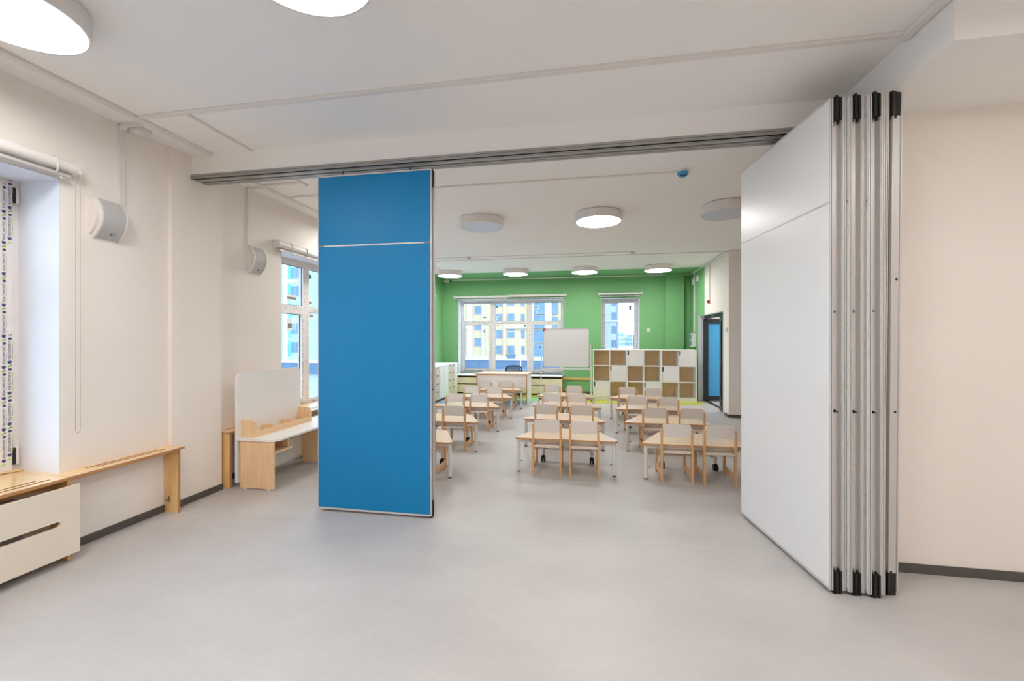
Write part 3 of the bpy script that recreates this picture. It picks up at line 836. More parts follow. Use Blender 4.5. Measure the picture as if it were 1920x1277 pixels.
# ------------------------------------------------------------------ radiator shelves along the left wall
sh1 = thing('radiator_shelf', 'nearest plywood sill shelf under the left window, slotted top', 'shelf', (XL, 0, 0), R90, 'plywood sill shelves')
# local x = world Y, local y = world -X (0 at wall face, negative into room)
def slots(x0, x1, ya, yb):
    return [slot(x0, x1, ya - 0.003, ya + 0.019), slot(x0 + 0.04, x1 + 0.04, yb - 0.003, yb + 0.019)]
MB().plate([(-0.61, -0.18), (2.372, -0.18), (2.372, 0.345), (-0.61, 0.345)], slots(1.62, 2.26, -0.068, -0.120) + slots(0.72, 1.38, -0.068, -0.120), 'z', 0.5635, 0.585, 0, 1).build('top_board', ['ply', 'plyedge'], sh1)
MB().box(2.365, 2.383, -0.165, -0.010, 0, 0.5635).build('upright', ['plyv'], sh1)
MB().box(0.6, 0.618, -0.165, -0.010, 0, 0.5635).build('upright', ['plyv'], sh1)
MB().box(0.0, 2.36, -0.024, -0.010, 0.50, 0.5635).build('cleat', 'plyv', sh1)
for (zz) in (0.485, 0.105):
    MB().box(2.383, 2.41, -0.07, -0.05, zz, zz + 0.004).cyl((2.412, -0.06, zz), (2.412, -0.06, zz + 0.004), 0.014, seg=10).build('bracket', 'steel', sh1)
sh2 = thing('radiator_shelf', 'plywood sill shelf with open space below, ending beside the column', 'shelf', (XL, 0, 0), R90, 'plywood sill shelves')
MB().plate([(2.374, -0.18), (3.226, -0.18), (3.226, -0.002), (2.428, -0.002), (2.428, 0.345), (2.374, 0.345)], slots(2.55, 3.08, -0.062, -0.105), 'z', 0.5635, 0.585, 0, 1).build('top_board', ['ply', 'plyedge'], sh2)
MB().box(3.190, 3.208, -0.150, -0.010, 0, 0.5635).box(3.1895, 3.2085, -0.152, -0.150, 0, 0.5635, m=1).build('upright', ['plyv', 'plyedge'], sh2)
MB().box(2.40, 3.19, -0.024, -0.010, 0.515, 0.5635).build('cleat', 'plyv', sh2)
MB().box(3.155, 3.19, -0.06, -0.045, 0.115, 0.119).box(3.186, 3.19, -0.06, -0.045, 0.09, 0.145).build('bracket', 'steel', sh2)
MB().box(3.16, 3.19, -0.10, -0.085, 0.555, 0.559).build('bracket', 'steel', sh2)
# cover board clipped in front of the radiator
cv = thing('radiator_cover', 'cream radiator cover board with a long slot at the lower left', 'radiator cover', (XL + 0.2, 0, 0), R90)
MB().plate([(-0.6, 0.058), (2.404, 0.058), (2.404, 0.530), (-0.6, 0.530)], [slot(0.3, 2.292, 0.276, 0.312, 8)], 'y', -0.018, 0.0).build('board', 'creamp', cv)
MB().box(2.30, 2.36, 0.0, 0.02, 0.44, 0.47).box(0.1, 0.16, 0.0, 0.02, 0.44, 0.47).build('clip', 'steel', cv)
ra = thing('radiator', 'grey panel radiator behind the cream cover board', 'radiator', (XL, 0, 0), R90)
MB().box(0.1, 2.15, -0.13, -0.11, 0.14, 0.50).box(0.1, 2.15, -0.06, -0.04, 0.14, 0.50).box(0.1, 2.15, -0.13, -0.04, 0.485, 0.50).build('panel', 'radiator', ra)
rf = MB()
for k in range(28): rf.box(0.13 + k * 0.072, 0.133 + k * 0.072, -0.11, -0.06, 0.16, 0.48)
rf.build('fins', 'radiator', ra)
for xx in (0.4, 1.7): MB().box(xx, xx + 0.04, -0.10, -0.07, 0.0, 0.14).box(xx - 0.02, xx + 0.06, -0.12, -0.05, 0, 0.008).build('foot', 'white', ra)

sh3 = thing('radiator_shelf', 'plywood sill shelf behind the white-backed desk', 'shelf', (XL2, 0, 0), R90, 'plywood sill shelves')
MB().plate([(3.775, -0.225), (7.75, -0.225), (7.75, -0.002), (7.70, -0.002), (7.70, 0.28), (4.84, 0.28), (4.84, -0.002), (3.775, -0.002)],
           slots(3.86, 4.45, -0.085, -0.135) + slots(5.05, 5.7, -0.085, -0.135) + slots(5.9, 6.6, -0.085, -0.135) + slots(6.8, 7.4, -0.085, -0.135), 'z', 0.5635, 0.585, 0, 1).build('top_board', ['ply', 'plyedge'], sh3)
MB().box(3.785, 3.812, -0.228, -0.010, 0, 0.5635).box(3.784, 3.813, -0.230, -0.228, 0, 0.5635, m=1).build('upright', ['plyv', 'plyedge'], sh3)
MB().box(7.70, 7.72, -0.21, -0.010, 0, 0.5635).build('upright', 'plyv', sh3)
MB().box(3.82, 7.70, -0.024, -0.010, 0.515, 0.5635).build('cleat', 'plyv', sh3)
cv3 = thing('radiator_cover', 'cream radiator cover under the window beside the blue panel', 'radiator cover', (XL2 + 0.2, 0, 0), R90)
MB().plate([(4.95, 0.058), (7.6, 0.058), (7.6, 0.500), (4.95, 0.500)], [slot(5.1, 7.4, 0.27, 0.306, 8)], 'y', -0.016, 0.0).build('board', 'creamp', cv3)
MB().box(5.0, 5.02, -0.0, 0.18, 0.02, 0.2).box(7.4, 7.42, -0.0, 0.18, 0.02, 0.2).box(5.0, 5.05, 0.0, 0.19, 0.0, 0.02).box(7.37, 7.42, 0.0, 0.19, 0.0, 0.02).build('support', 'plyv', cv3)

# ------------------------------------------------------------------ desk with high white back at the left wall
dk = thing('activity_desk', 'low wooden desk with tall white back panel by the left wall', 'desk', (-3.55, 3.80, 0), 0)
# local: x from back panel (0) to front, y along the desk
MB().prism(rrect(0, 0.46, 0.0, 1.95, 0.10, 6, (0, 1, 1, 0)), 'z', 0.500, 0.520).build('top', ['laminate'], dk)
bp_ = [(0.0, 0.06), (0.985, 0.06)] + [(0.985 - 0.07 + 0.07 * math.cos(t), 1.195 - 0.07 + 0.07 * math.sin(t)) for t in [k * PI / 12 for k in range(0, 7)]] + [(0.07 + 0.07 * math.cos(t), 1.195 - 0.07 + 0.07 * math.sin(t)) for t in [PI / 2 + k * PI / 12 for k in range(0, 7)]]
MB().prism(bp_, 'x', -0.022, -0.001).build('back_panel', 'laminate', dk)
for (ya) in (0.015, 0.975, 1.90):
    l = MB().box(0.024, 0.412, ya, ya + 0.022, 0.012, 0.4995, bev=0.001).build('side_panel', 'desk', dk)
    MB().box(0.06, 0.10, ya - 0.002, ya + 0.024, 0.0, 0.012).box(0.34, 0.38, ya - 0.002, ya + 0.024, 0.0, 0.012).build('glide', 'white', l)
MB().box(0.012, 0.024, 0.037, 1.90, 0.09, 0.34).build('stretcher', 'laminate', dk)
for (ya, yb) in ((0.037, 0.30), (1.0, 1.26)):
    MB().box(0.05, 0.385, ya, yb + 0.03, 0.362, 0.380).build('tray_shelf', 'desk', dk)
    MB().box(0.05, 0.37, yb - 0.02, yb - 0.002, 0.380, 0.4995).build('tray_side', 'desk', dk)
    MB().box(0.05, 0.066, ya, yb - 0.02, 0.380, 0.4995).build('tray_back', 'desk', dk)
og = thing('desk_organizer', 'low wooden organizer rack standing on the desk against its white back', 'organizer', (-3.549, 3.86, 0.5205), 0)
for ya in (0.0, 0.885):
    MB().prism(rrect(0.0, 0.165, 0.0, 0.178, 0.05, 6, (0, 0, 1, 0)), 'y', ya, ya + 0.016).build('end_panel', 'desk', og)
MB().box(0.142, 0.158, 0.016, 0.885, 0.0, 0.062).build('front_rail', 'desk', og)
for ya in (0.28, 0.58):
    MB().box(0.0, 0.142, ya, ya + 0.014, 0.0, 0.085).build('divider', 'desk', og)
MB().box(0.0, 0.142, 0.016, 0.28, 0.0, 0.008).box(0.0, 0.142, 0.294, 0.58, 0.0, 0.008).box(0.0, 0.142, 0.594, 0.885, 0.0, 0.008).build('base', 'desk', og)

# ------------------------------------------------------------------ pupils' tables and chairs
def make_table():
    t = thing('trapezoid_table', None, None)
    top = round_poly([(-0.605, 0.0), (0.605, 0.0), (0.335, 0.585), (-0.335, 0.585)], 0.045)
    MB().prism(top, 'z', 0.385, 0.406, 0, 1).build('tabletop', ['beecht', 'beechedge'], t)
    f = MB()
    q = [(-0.53, 0.05), (0.53, 0.05), (0.315, 0.54), (-0.315, 0.54)]
    qi = [(-0.495, 0.075), (0.495, 0.075), (0.298, 0.515), (-0.298, 0.515)]
    f.plate(q, [qi], 'z', 0.345, 0.3845)
    f.build('frame', 'wmetal', t)
    for (x, sgn) in ((-0.545, 1), (0.545, -1)):
        l = MB().cyl((x, 0.06, 0.012), (x, 0.06, 0.322), 0.0225, seg=16).cyl((x, 0.06, 0.322), (x, 0.06, 0.3845), 0.0195, seg=16).build('leg', 'wmetal', t)
        MB().cyl((x, 0.06, 0.0), (x, 0.06, 0.0119), 0.0205, seg=14).build('foot', 'black', l)
        MB().cyl((x + sgn * 0.022, 0.06, 0.13), (x + sgn * 0.036, 0.06, 0.13), 0.005, seg=8).cyl((x + sgn * 0.036, 0.06, 0.13), (x + sgn * 0.046, 0.06, 0.13), 0.011, seg=10).build('adjuster_knob', 'radiator', l)
    for (x, sgn) in ((-0.30, 1), (0.30, -1)):
        l = MB().cyl((x, 0.515, 0.085), (x, 0.515, 0.3445), 0.0225, seg=16).build('leg', 'wmetal', t)
        c = MB().cyl((x - 0.026, 0.505, 0.038), (x - 0.006, 0.505, 0.038), 0.037, seg=18).cyl((x + 0.006, 0.505, 0.038), (x + 0.026, 0.505, 0.038), 0.037, seg=18).cyl((x - 0.006, 0.505, 0.038), (x + 0.006, 0.505, 0.038), 0.01, seg=8).cyl((x, 0.515, 0.05), (x, 0.515, 0.0849), 0.014, seg=10)
        c.build('caster', 'black', l)
        MB().cyl((x + sgn * 0.022, 0.515, 0.16), (x + sgn * 0.034, 0.515, 0.16), 0.005, seg=8).cyl((x + sgn * 0.034, 0.515, 0.16), (x + sgn * 0.044, 0.515, 0.16), 0.011, seg=10).build('adjuster_knob', 'radiator', l)
    return t
def make_chair():
    c = thing('child_chair', None, None)
    for s in (-1, 1):
        xa, xb = (0.144, 0.166) if s > 0 else (-0.166, -0.144)
        lp = rrect(0.0, 0.046, 0.0, 0.582, 0.012, 3, (0, 0, 1, 1))
        MB().prism([(p[0], p[1]) for p in lp], 'x', xa, xb).build('back_leg', 'beech', c)
        MB().prism(rrect(0.368, 0.412, 0.0, 0.352, 0.010, 3, (0, 0, 1, 1)), 'x', xa, xb).build('front_leg', 'beech', c)
        MB().box(xa + 0.002, xb - 0.002, 0.0461, 0.3679, 0.296, 0.352, bev=0.002).build('seat_rail', 'beech', c)
        MB().box(xa + 0.002, xb - 0.002, 0.0461, 0.3679, 0.050, 0.108, bev=0.002).build('stretcher', 'beech', c)
    MB().box(-0.1435, 0.1435, 0.004, 0.400, 0.314, 0.341, m=0, bev=0.004).build('seat', ['seat'], c)
    MB().box(-0.1435, 0.1435, 0.37, 0.39, 0.262, 0.3138).build('cross_rail', 'beech', c)
    MB().prism(rrect(-0.1435, 0.1435, 0.487, 0.625, 0.016, 4), 'y', 0.010, 0.030).build('backrest', 'fabric', c)
    return c

tproto = make_table(); cproto = make_chair()
used = {'t': False, 'c': False}
COLN = {'L': 'column left, beside the blue panel', 'M': 'middle column', 'R': 'right column'}
ORD = ['nearest', 'second', 'third', 'fourth', 'fifth']
TABLES = {  # front edge centre x, y, rotation
    'L': [(-2.045, 4.462, 0), (-2.043, 5.59, 0), (-2.012, 6.875, 0), (-1.985, 8.01, 0), (-1.972, 9.21, 0)],
    'M': [(-0.238, 4.825, 0), (-0.325, 5.965, -0.06), (-0.343, 7.168, -0.07), (-0.425, 8.42, -0.11)],
    'R': [(1.19, 4.805, 0), (1.10, 5.965, 0), (1.032, 7.085, 0), (1.008, 8.34, -0.04)]}
CHAIRS = {
    'L': [[None, (-1.806, 4.415)], [(-2.247, 5.605), (-1.802, 5.585)], [(-2.185, 6.828), (-1.770, 6.842)], [(-2.205, 7.96), (-1.758, 7.955)], [(-2.222, 9.08), (-1.742, 9.12)]],
    'M': [[(-0.445, 4.772), (-0.028, 4.782)], [(-0.563, 5.932), (-0.072, 5.919)], [(-0.584, 7.178), (-0.163, 7.160)], [(-0.678, 8.438), (-0.245, 8.36)]],
    'R': [[(0.955, 4.768), (1.388, 4.768)], [(0.903, 5.90), (1.374, 5.92)], [(0.793, 7.0), (1.266, 6.99)], [(0.763, 8.29), (1.227, 8.20)]]}
side = {'L': 'left', 'M': 'middle', 'R': 'right'}
for cl in 'LMR':
    for i, (x, y, rz) in enumerate(TABLES[cl]):
        t = tproto if not used['t'] else copy_tree(tproto)
        used['t'] = True
        t.location = (x, y, 0); t.rotation_euler = (0, 0, rz)
        tag(t, '%s beech trapezoid table of the %s column, white metal legs' % (ORD[i], side[cl]), 'table', 'trapezoid pupil tables')
        for j, p in enumerate(CHAIRS[cl][i]):
            if p is None: continue
            c = cproto if not used['c'] else copy_tree(cproto)
            used['c'] = True
            c.location = (p[0], p[1], 0); c.rotation_euler = (0, 0, rz * 0.8)
            tag(c, 'beige-backed beech chair, %s one at the %s table of the %s column' % (('left', 'right')[j], ORD[i], side[cl]), 'chair', 'pupil chairs at the tables')

# ------------------------------------------------------------------ teacher's desk and office chair
td = thing('teacher_desk', 'wider white-fronted desk with beech top before the far window', 'desk', (-2.58, 9.74, 0), 0)
MB().prism(rrect(-0.02, 1.235, -0.02, 0.80, 0.015, 3), 'z', 0.695, 0.722, 0, 1).build('top', ['beecht', 'beechedge'], td)
for xa in (0.0, 1.195):
    MB().box(xa, xa + 0.020, 0.0, 0.76, 0.0, 0.6949, m=0).box(xa - 0.0005, xa + 0.0205, -0.002, 0.0, 0.0, 0.6949, m=1).build('side_panel', ['laminate', 'beechedge'], td)
MB().box(0.0205, 1.1945, 0.02, 0.038, 0.41, 0.6949).build('front_panel', 'laminate', td)
oc = thing('office_chair', 'black mesh office chair behind the wide desk', 'chair', (-1.93, 10.95, 0), PI)
MB().box(-0.24, 0.24, -0.24, 0.22, 0.41, 0.48, bev=0.02).build('seat', 'black', oc)
bk = MB()
pts = [(-0.21, -0.25, 0.50), (-0.225, -0.27, 0.68), (-0.20, -0.275, 0.785), (-0.14, -0.275, 0.815), (0, -0.28, 0.822), (0.14, -0.275, 0.815), (0.20, -0.275, 0.785), (0.225, -0.27, 0.68), (0.21, -0.25, 0.50)]
bk.tube(pts, 0.016, 8)
bk.build('back_frame', 'black', oc)
MB().prism([(-0.205, 0.50), (0.205, 0.50), (0.22, 0.68), (0.19, 0.79), (0, 0.815), (-0.19, 0.79), (-0.22, 0.68)], 'y', -0.272, -0.266).build('back_mesh', 'mesh', oc)
MB().cyl((0, 0, 0.09), (0, 0, 0.41), 0.025, seg=12).build('gas_lift', 'black', oc)
for k in range(5):
    a = 2 * PI * k / 5 + 0.3
    l = MB().tube([(0, 0, 0.10), (0.15 * math.cos(a), 0.15 * math.sin(a), 0.095), (0.28 * math.cos(a), 0.28 * math.sin(a), 0.075)], 0.018, 8).build('base_arm', 'black', oc)
    MB().cyl((0.28 * math.cos(a) - 0.02 * math.sin(a), 0.28 * math.sin(a) + 0.02 * math.cos(a), 0.029), (0.28 * math.cos(a) + 0.02 * math.sin(a), 0.28 * math.sin(a) - 0.02 * math.cos(a), 0.029), 0.029, seg=12).cyl((0.28 * math.cos(a), 0.28 * math.sin(a), 0.03), (0.28 * math.cos(a), 0.28 * math.sin(a), 0.075), 0.008, seg=8).build('caster', 'black', l)
for s in (-1, 1):
    MB().tube([(s * 0.25, 0.05, 0.44), (s * 0.28, 0.05, 0.60), (s * 0.28, -0.12, 0.62), (s * 0.28, 0.16, 0.62)], 0.014, 8).build('armrest', 'black', oc)

# ------------------------------------------------------------------ whiteboard on a stand
wbd = thing('whiteboard_stand', 'white rolling whiteboard standing in front of the green wall', 'whiteboard', (-0.525, 10.9, 0), 0)
MB().prism([(-0.570, 0.838), (0.570, 0.838), (0.570, 1.798), (-0.570, 1.798)], 'y', -0.010, 0.006).build('board', 'board', wbd)
MB().plate([(-0.582, 0.826), (0.582, 0.826), (0.582, 1.810), (-0.582, 1.810)], [[(-0.570, 0.838), (0.570, 0.838), (0.570, 1.798), (-0.570, 1.798)]], 'y', -0.014, 0.010).build('frame', 'alu', wbd)
MB().prism([(-0.582, 1.810), (-0.500, 1.810), (-0.582, 1.715)], 'y', -0.0155, -0.0142).build('corner_sticker', 'red', wbd)
for (cx, cz) in ((-0.582, 0.826), (0.566, 0.826), (0.566, 1.794)):
    MB().box(cx, cx + 0.016, -0.016, 0.012, cz, cz + 0.016).build('corner_cap', 'black', wbd)
for s in (-1, 1):
    x = s * 0.625
    pl = MB().box(x - 0.013, x + 0.013, -0.015, 0.015, 0.78, 1.37).box(x + s * 0.012 - 0.016, x + s * 0.012 + 0.016, -0.018, 0.018, 0.10, 0.84).build('post', 'wmetal', wbd)
    MB().cyl((x + s * 0.013, 0, 1.33), (x + s * 0.045, 0, 1.33), 0.018, seg=12).build('clamp_knob', 'black', pl)
    MB().cyl((x - s * 0.013, 0, 1.32), (x - s * 0.043, 0, 1.32), 0.008, seg=8).build('pivot', 'steel', pl)
    ft = MB().box(x + s * 0.012 - 0.018, x + s * 0.012 + 0.018, -0.28, 0.28, 0.075, 0.10).build('foot', 'wmetal', wbd)
    for yy in (-0.25, 0.25):
        MB().cyl((x + s * 0.012 - 0.012, yy, 0.030), (x + s * 0.012 + 0.012, yy, 0.030), 0.030, seg=14).cyl((x + s * 0.012, yy, 0.03), (x + s * 0.012, yy, 0.075), 0.008, seg=8).build('caster', 'black', ft)
MB().box(-0.612, 0.612, -0.012, 0.012, 0.765, 0.800).build('cross_bar', 'wmetal', wbd)
MB().box(-0.35, -0.20, -0.06, -0.012, 0.768, 0.776).build('pen_tray', 'wmetal', wbd)

# ------------------------------------------------------------------ cubby shelving: three units of two columns
doors = {(2, 0), (5, 0), (1, 1), (4, 1), (0, 2), (3, 2)}
ulab = ['left unit of the white cubby cabinets, beside the whiteboard', 'middle unit of the white cubby cabinets, under the narrow window', 'right unit of the white cubby cabinets, nearest the blue glass door']
UW, UH, UD, PL = 0.8195, 1.275, 0.42, 0.075
for u in range(3):
    o = thing('cubby_cabinet', ulab[u], 'cabinet', (0.162 + u * (UW + 0.001), 10.845, 0), 0.004, 'white cubby cabinets')
    t = 0.020
    fr = MB().box(0, t, 0, UD, 0, UH).box(UW - t, UW, 0, UD, 0, UH).box(t, UW - t, 0, UD, UH - t, UH).box(UW / 2 - t / 2, UW / 2 + t / 2, 0.0, UD, PL, UH - t)
    ch = (UH - t - PL - 3 * t) / 3
    zs = [PL + t + k * (ch + t) for k in range(3)]
    for k in range(3): fr.box(t, UW - t, 0.001, UD, zs[k] - t, zs[k])
    fr.build('carcass', 'laminate', o)
    MB().box(t, UW - t, 0.012, 0.030, 0.0, PL).build('plinth', 'laminate', o)
    MB().box(t, UW - t, UD - 0.012, UD - 0.002, PL, UH - t).build('back_board', 'oakback', o)
    for c in range(2):
        for r in range(3):
            if (u * 2 + c, r) in doors:
                x0 = t + c * (UW / 2 - t / 2) + 0.003; x1 = x0 + (UW - 3 * t) / 2 - 0.006
                z0 = zs[2 - r] + 0.003; z1 = z0 + ch - 0.006
                d = MB().prism([(x0, z0), (x1, z0), (x1, z1), (x0 + 0.028, z1), (x0 + 0.028, z1 - 0.10), (x0 + 0.014, z1 - 0.118), (x0, z1 - 0.118)], 'y', -0.004, 0.014).build('door', 'laminate', o)
                MB().prism([(x0, z1), (x0, z1 - 0.116), (x0 + 0.014, z1 - 0.116), (x0 + 0.0265, z1 - 0.099), (x0 + 0.0265, z1)], 'y', 0.001, 0.010).build('grip', 'black', d)

# ------------------------------------------------------------------ white storage cabinets on the far left
def storage(label, y0, wd, kind):
    # local x = world Y (along wall), local y into wall ; front at y = 0
    o = thing('storage_cabinet', label, 'cabinet', (-3.55, y0, 0), R90, 'low storage cabinets on the left wall')
    MB().box(0, wd, 0.02, 0.62, 0.06, 0.855).build('carcass', 'laminate', o)
    MB().box(0, wd, 0.05, 0.60, 0, 0.06).build('plinth', 'base', o)
    n = 2
    cw = wd / n
    if kind == 'drawers':
        for c in range(n):
            for r in range(4):
                z0 = 0.064 + r * 0.198
                xm = c * cw + cw / 2
                d = MB().prism([(c * cw + 0.003, z0), (c * cw + cw - 0.003, z0), (c * cw + cw - 0.003, z0 + 0.192), (xm + 0.055, z0 + 0.192), (xm + 0.022, z0 + 0.156), (xm - 0.022, z0 + 0.156), (xm - 0.055, z0 + 0.192), (c * cw + 0.003, z0 + 0.192)], 'y', 0.0, 0.018).build('drawer', 'draw', o)
                MB().prism([(xm - 0.054, z0 + 0.192), (xm - 0.021, z0 + 0.157), (xm + 0.021, z0 + 0.157), (xm + 0.054, z0 + 0.192)], 'y', 0.012, 0.019).build('finger_cutout', 'black', d)
    else:
        for c in range(n):
            d = MB().box(c * cw + 0.003, c * cw + cw - 0.003, 0.0, 0.018, 0.064, 0.852).build('door', 'laminate', o)
            xe = c * cw + (cw - 0.003 if c == 1 else 0.003)
            sgn = -1 if c == 1 else 1
            arc = [(xe, 0.40)] + [(xe + sgn * 0.026 * math.sin(PI * k / 8), 0.40 + 0.14 * k / 8) for k in range(1, 8)] + [(xe, 0.54)]
            MB().prism(arc, 'y', -0.001, 0.0).build('finger_cutout', 'off', d)
    return o
storage('white double-door cabinet on the left, half hidden by the blue panel', 8.625, 0.65, 'doors')
storage('beige drawer cabinet with eight drawers next to the blue panel edge', 9.28, 0.648, 'drawers')
storage('white double-door cabinet between the two drawer cabinets', 9.93, 0.648, 'doors')
storage('beige drawer cabinet with eight drawers farthest from the blue panel', 10.58, 0.565, 'drawers')
ff = MB().box(0, 0.215, 0.0, 0.62, 0.0, 0.855)
tag(ff.build('filler_panel', 'laminate', None, (-3.55, 11.147, 0), R90), 'white filler unit at the corner end of the storage cabinets', 'panel')
tag(MB().box(-4.185, -3.54, 8.3, 11.37, 0.8555, 0.880, bev=0.002).build('worktop', 'laminate'), 'long white worktop lying over the storage cabinets on the left', 'worktop')

# ------------------------------------------------------------------ radiator covers and sill below the far window
fs = thing('window_sill_shelf', 'white sill shelf under the wide window in the green wall', 'shelf', (0, 0, 0))
MB().box(-3.70, -0.655, 11.50, 12.29, 0.508, 0.530).build('top_board', 'laminate', fs)
for x in (-3.70, -2.2, -0.675): MB().box(x, x + 0.02, 11.56, 11.97, 0.0, 0.508).build('upright', 'plyedge', fs)
MB().box(-3.68, -0.675, 11.93, 11.95, 0.42, 0.508).build('cleat', 'plyedge', fs)
for (xa, xb, sa, sb, lb) in ((-3.66, -2.20, -3.64, -2.4, 'cream radiator cover left of the wide desk'), (-2.18, -0.655, -1.30, -0.85, 'cream radiator cover between the wide desk and the whiteboard')):
    rc = thing('radiator_cover', lb, 'radiator cover', (0, 11.535, 0), 0, 'cream radiator covers under the wide window')
    sl = [slot(sa + 0.0, sb, 0.262, 0.288, 6)] if sa < -2 else [slot(-1.55, -0.95, 0.262, 0.288, 6)]
    MB().plate([(xa, 0.045), (xb, 0.045), (xb, 0.455), (xa, 0.455)], sl, 'y', -0.016, 0.0).build('board', 'cream', rc)
    MB().box(xa + 0.1, xa + 0.13, 0.0, 0.03, 0.0, 0.4).box(xb - 0.13, xb - 0.1, 0.0, 0.03, 0.0, 0.4).build('support', 'base', rc)
ba = thing('wooden_batten', 'narrow wooden batten on the green wall behind the whiteboard', 'batten', (0, 0, 0))
MB().box(-0.65, 0.35, YF - 0.022, YF - 0.0005, 0.395, 0.455).build('board', 'plyv', ba)
for x in (-0.35, -0.1, 0.15): MB().cyl((x, YF - 0.0222, 0.425), (x, YF - 0.0235, 0.425), 0.008, seg=8).build('screw', 'steel', ba)

# ------------------------------------------------------------------ door in the right wall
dr = thing('door_1', None, None, (XR, 9.27, 0), R90, kind='structure')
# local x = world Y ; local y = world -X (negative = into the wall towards +X)
W_ = 1.95
MB().box(0, W_, -0.30, -0.001, 2.112, 2.119).box(0.0, 0.008, -0.30, -0.001, 0, 2.112).box(W_ - 0.008, W_, -0.30, -0.001, 0, 2.112).build('lining', 'reveal', dr)
MB().plate([(0.010, 0.004), (W_ - 0.010, 0.004), (W_ - 0.010, 2.108), (0.010, 2.108)], [[(0.07, 0.02), (W_ - 0.07, 0.02), (W_ - 0.07, 2.04), (0.07, 2.04)]], 'y', -0.20, -0.14).build('frame', 'door', dr)
def leaf(parent, w_, name='leaf'):
    l = MB().plate([(0, 0.022), (w_, 0.022), (w_, 2.035), (0, 2.035)], [[(0.11, 0.14), (w_ - 0.11, 0.14), (w_ - 0.11, 1.92), (0.11, 1.92)]], 'y', -0.025, 0.025).build(name, 'door', parent)
    MB().box(0.105, w_ - 0.105, -0.006, 0.006, 0.135, 1.925).build('glass', 'bluegl', l)
    MB().tube([(w_ - 0.055, 0.025, 1.00), (w_ - 0.055, 0.065, 1.00), (w_ - 0.17, 0.065, 1.00)], 0.010, 8).tube([(w_ - 0.055, -0.025, 1.00), (w_ - 0.055, -0.065, 1.00), (w_ - 0.17, -0.065, 1.00)], 0.010, 8).build('handle', 'steel', l)
    return l
l1 = leaf(dr, 0.90)
l1.location = (W_ - 0.10, -0.09, 0); l1.rotation_euler = (0, 0, -PI / 2 + 0.03)
l2 = MB().plate([(0.072, 0.022), (0.33, 0.022), (0.33, 2.038), (0.072, 2.038)], [[(0.12, 0.14), (0.23, 0.14), (0.23, 1.92), (0.12, 1.92)]], 'y', -0.075, -0.025).build('leaf', 'door', dr)
MB().box(0.115, 0.235, -0.055, -0.045, 0.135, 1.925).build('glass', 'fglass', l2)
MB().box(1.0, 1.25, -0.142, -0.10, 2.035, 2.075, bev=0.006).build('door_closer', 'steel', dr)

# ------------------------------------------------------------------ fittings on far and right walls
fb = thing('fuse_box', 'white wall fuse box with two dark flap windows by the door', 'fuse box', (XR, 11.42, 0), R90)
MB().box(0.0, 0.26, 0.005, 0.11, 1.335, 1.690, bev=0.006).build('body', 'white', fb)
for z in (1.375, 1.535):
    MB().box(0.02, 0.24, 0.11, 0.122, z, z + 0.125, bev=0.003).build('flap', 'fglass', fb)
al = thing('alarm_call_point', 'red fire alarm on the cream wall above the door', 'alarm', (XR, 10.20, 2.385), R90)
MB().cyl((0, 0.0005, 0), (0, 0.02, 0), 0.048, seg=20).build('base', 'white', al)
MB().cyl((0, 0.02, 0), (0, 0.065, 0), 0.046, 0.026, seg=20).build('cap', 'red', al)
for (y, z, lb) in ((11.62, 3.03, 'left of two small white boxes high on the green side wall'), (11.18, 3.05, 'right of two small white boxes high on the green side wall')):
    q = thing('wall_sensor_box', lb, 'box', (XR, y, z), R90, 'white boxes on the green wall')
    MB().box(-0.08, 0.08, 0.005, 0.045, -0.075, 0.075, bev=0.008).build('body', 'white', q)
    MB().box(-0.05, 0.05, 0.045, 0.049, -0.05, 0.0).build('cover', 'off', q)
sw = thing('light_switch', 'white double light switch right of the door', 'switch', (XR, 9.07, 1.74), R90)
MB().box(-0.085, 0.085, 0.0005, 0.014, -0.045, 0.045, bev=0.003).build('plate', 'white', sw)
for x in (-0.07, 0.008): MB().box(x, x + 0.062, 0.014, 0.021, -0.032, 0.032, bev=0.002).build('rocker', 'laminate', sw)
so_ = thing('power_socket', 'white socket on the green wall above the cubby cabinets', 'socket', (1.66, YF, 1.785), 0)
MB().box(-0.042, 0.042, -0.012, -0.0005, -0.042, 0.042, bev=0.003).build('plate', 'white', so_)
MB().cyl((0, -0.0125, 0), (0, -0.0122, 0), 0.026, seg=18).build('insert', 'off', so_)
MB().box(-0.012, -0.005, -0.0135, -0.0126, -0.003, 0.003).box(0.005, 0.012, -0.0135, -0.0126, -0.003, 0.003).build('hole', 'black', so_)

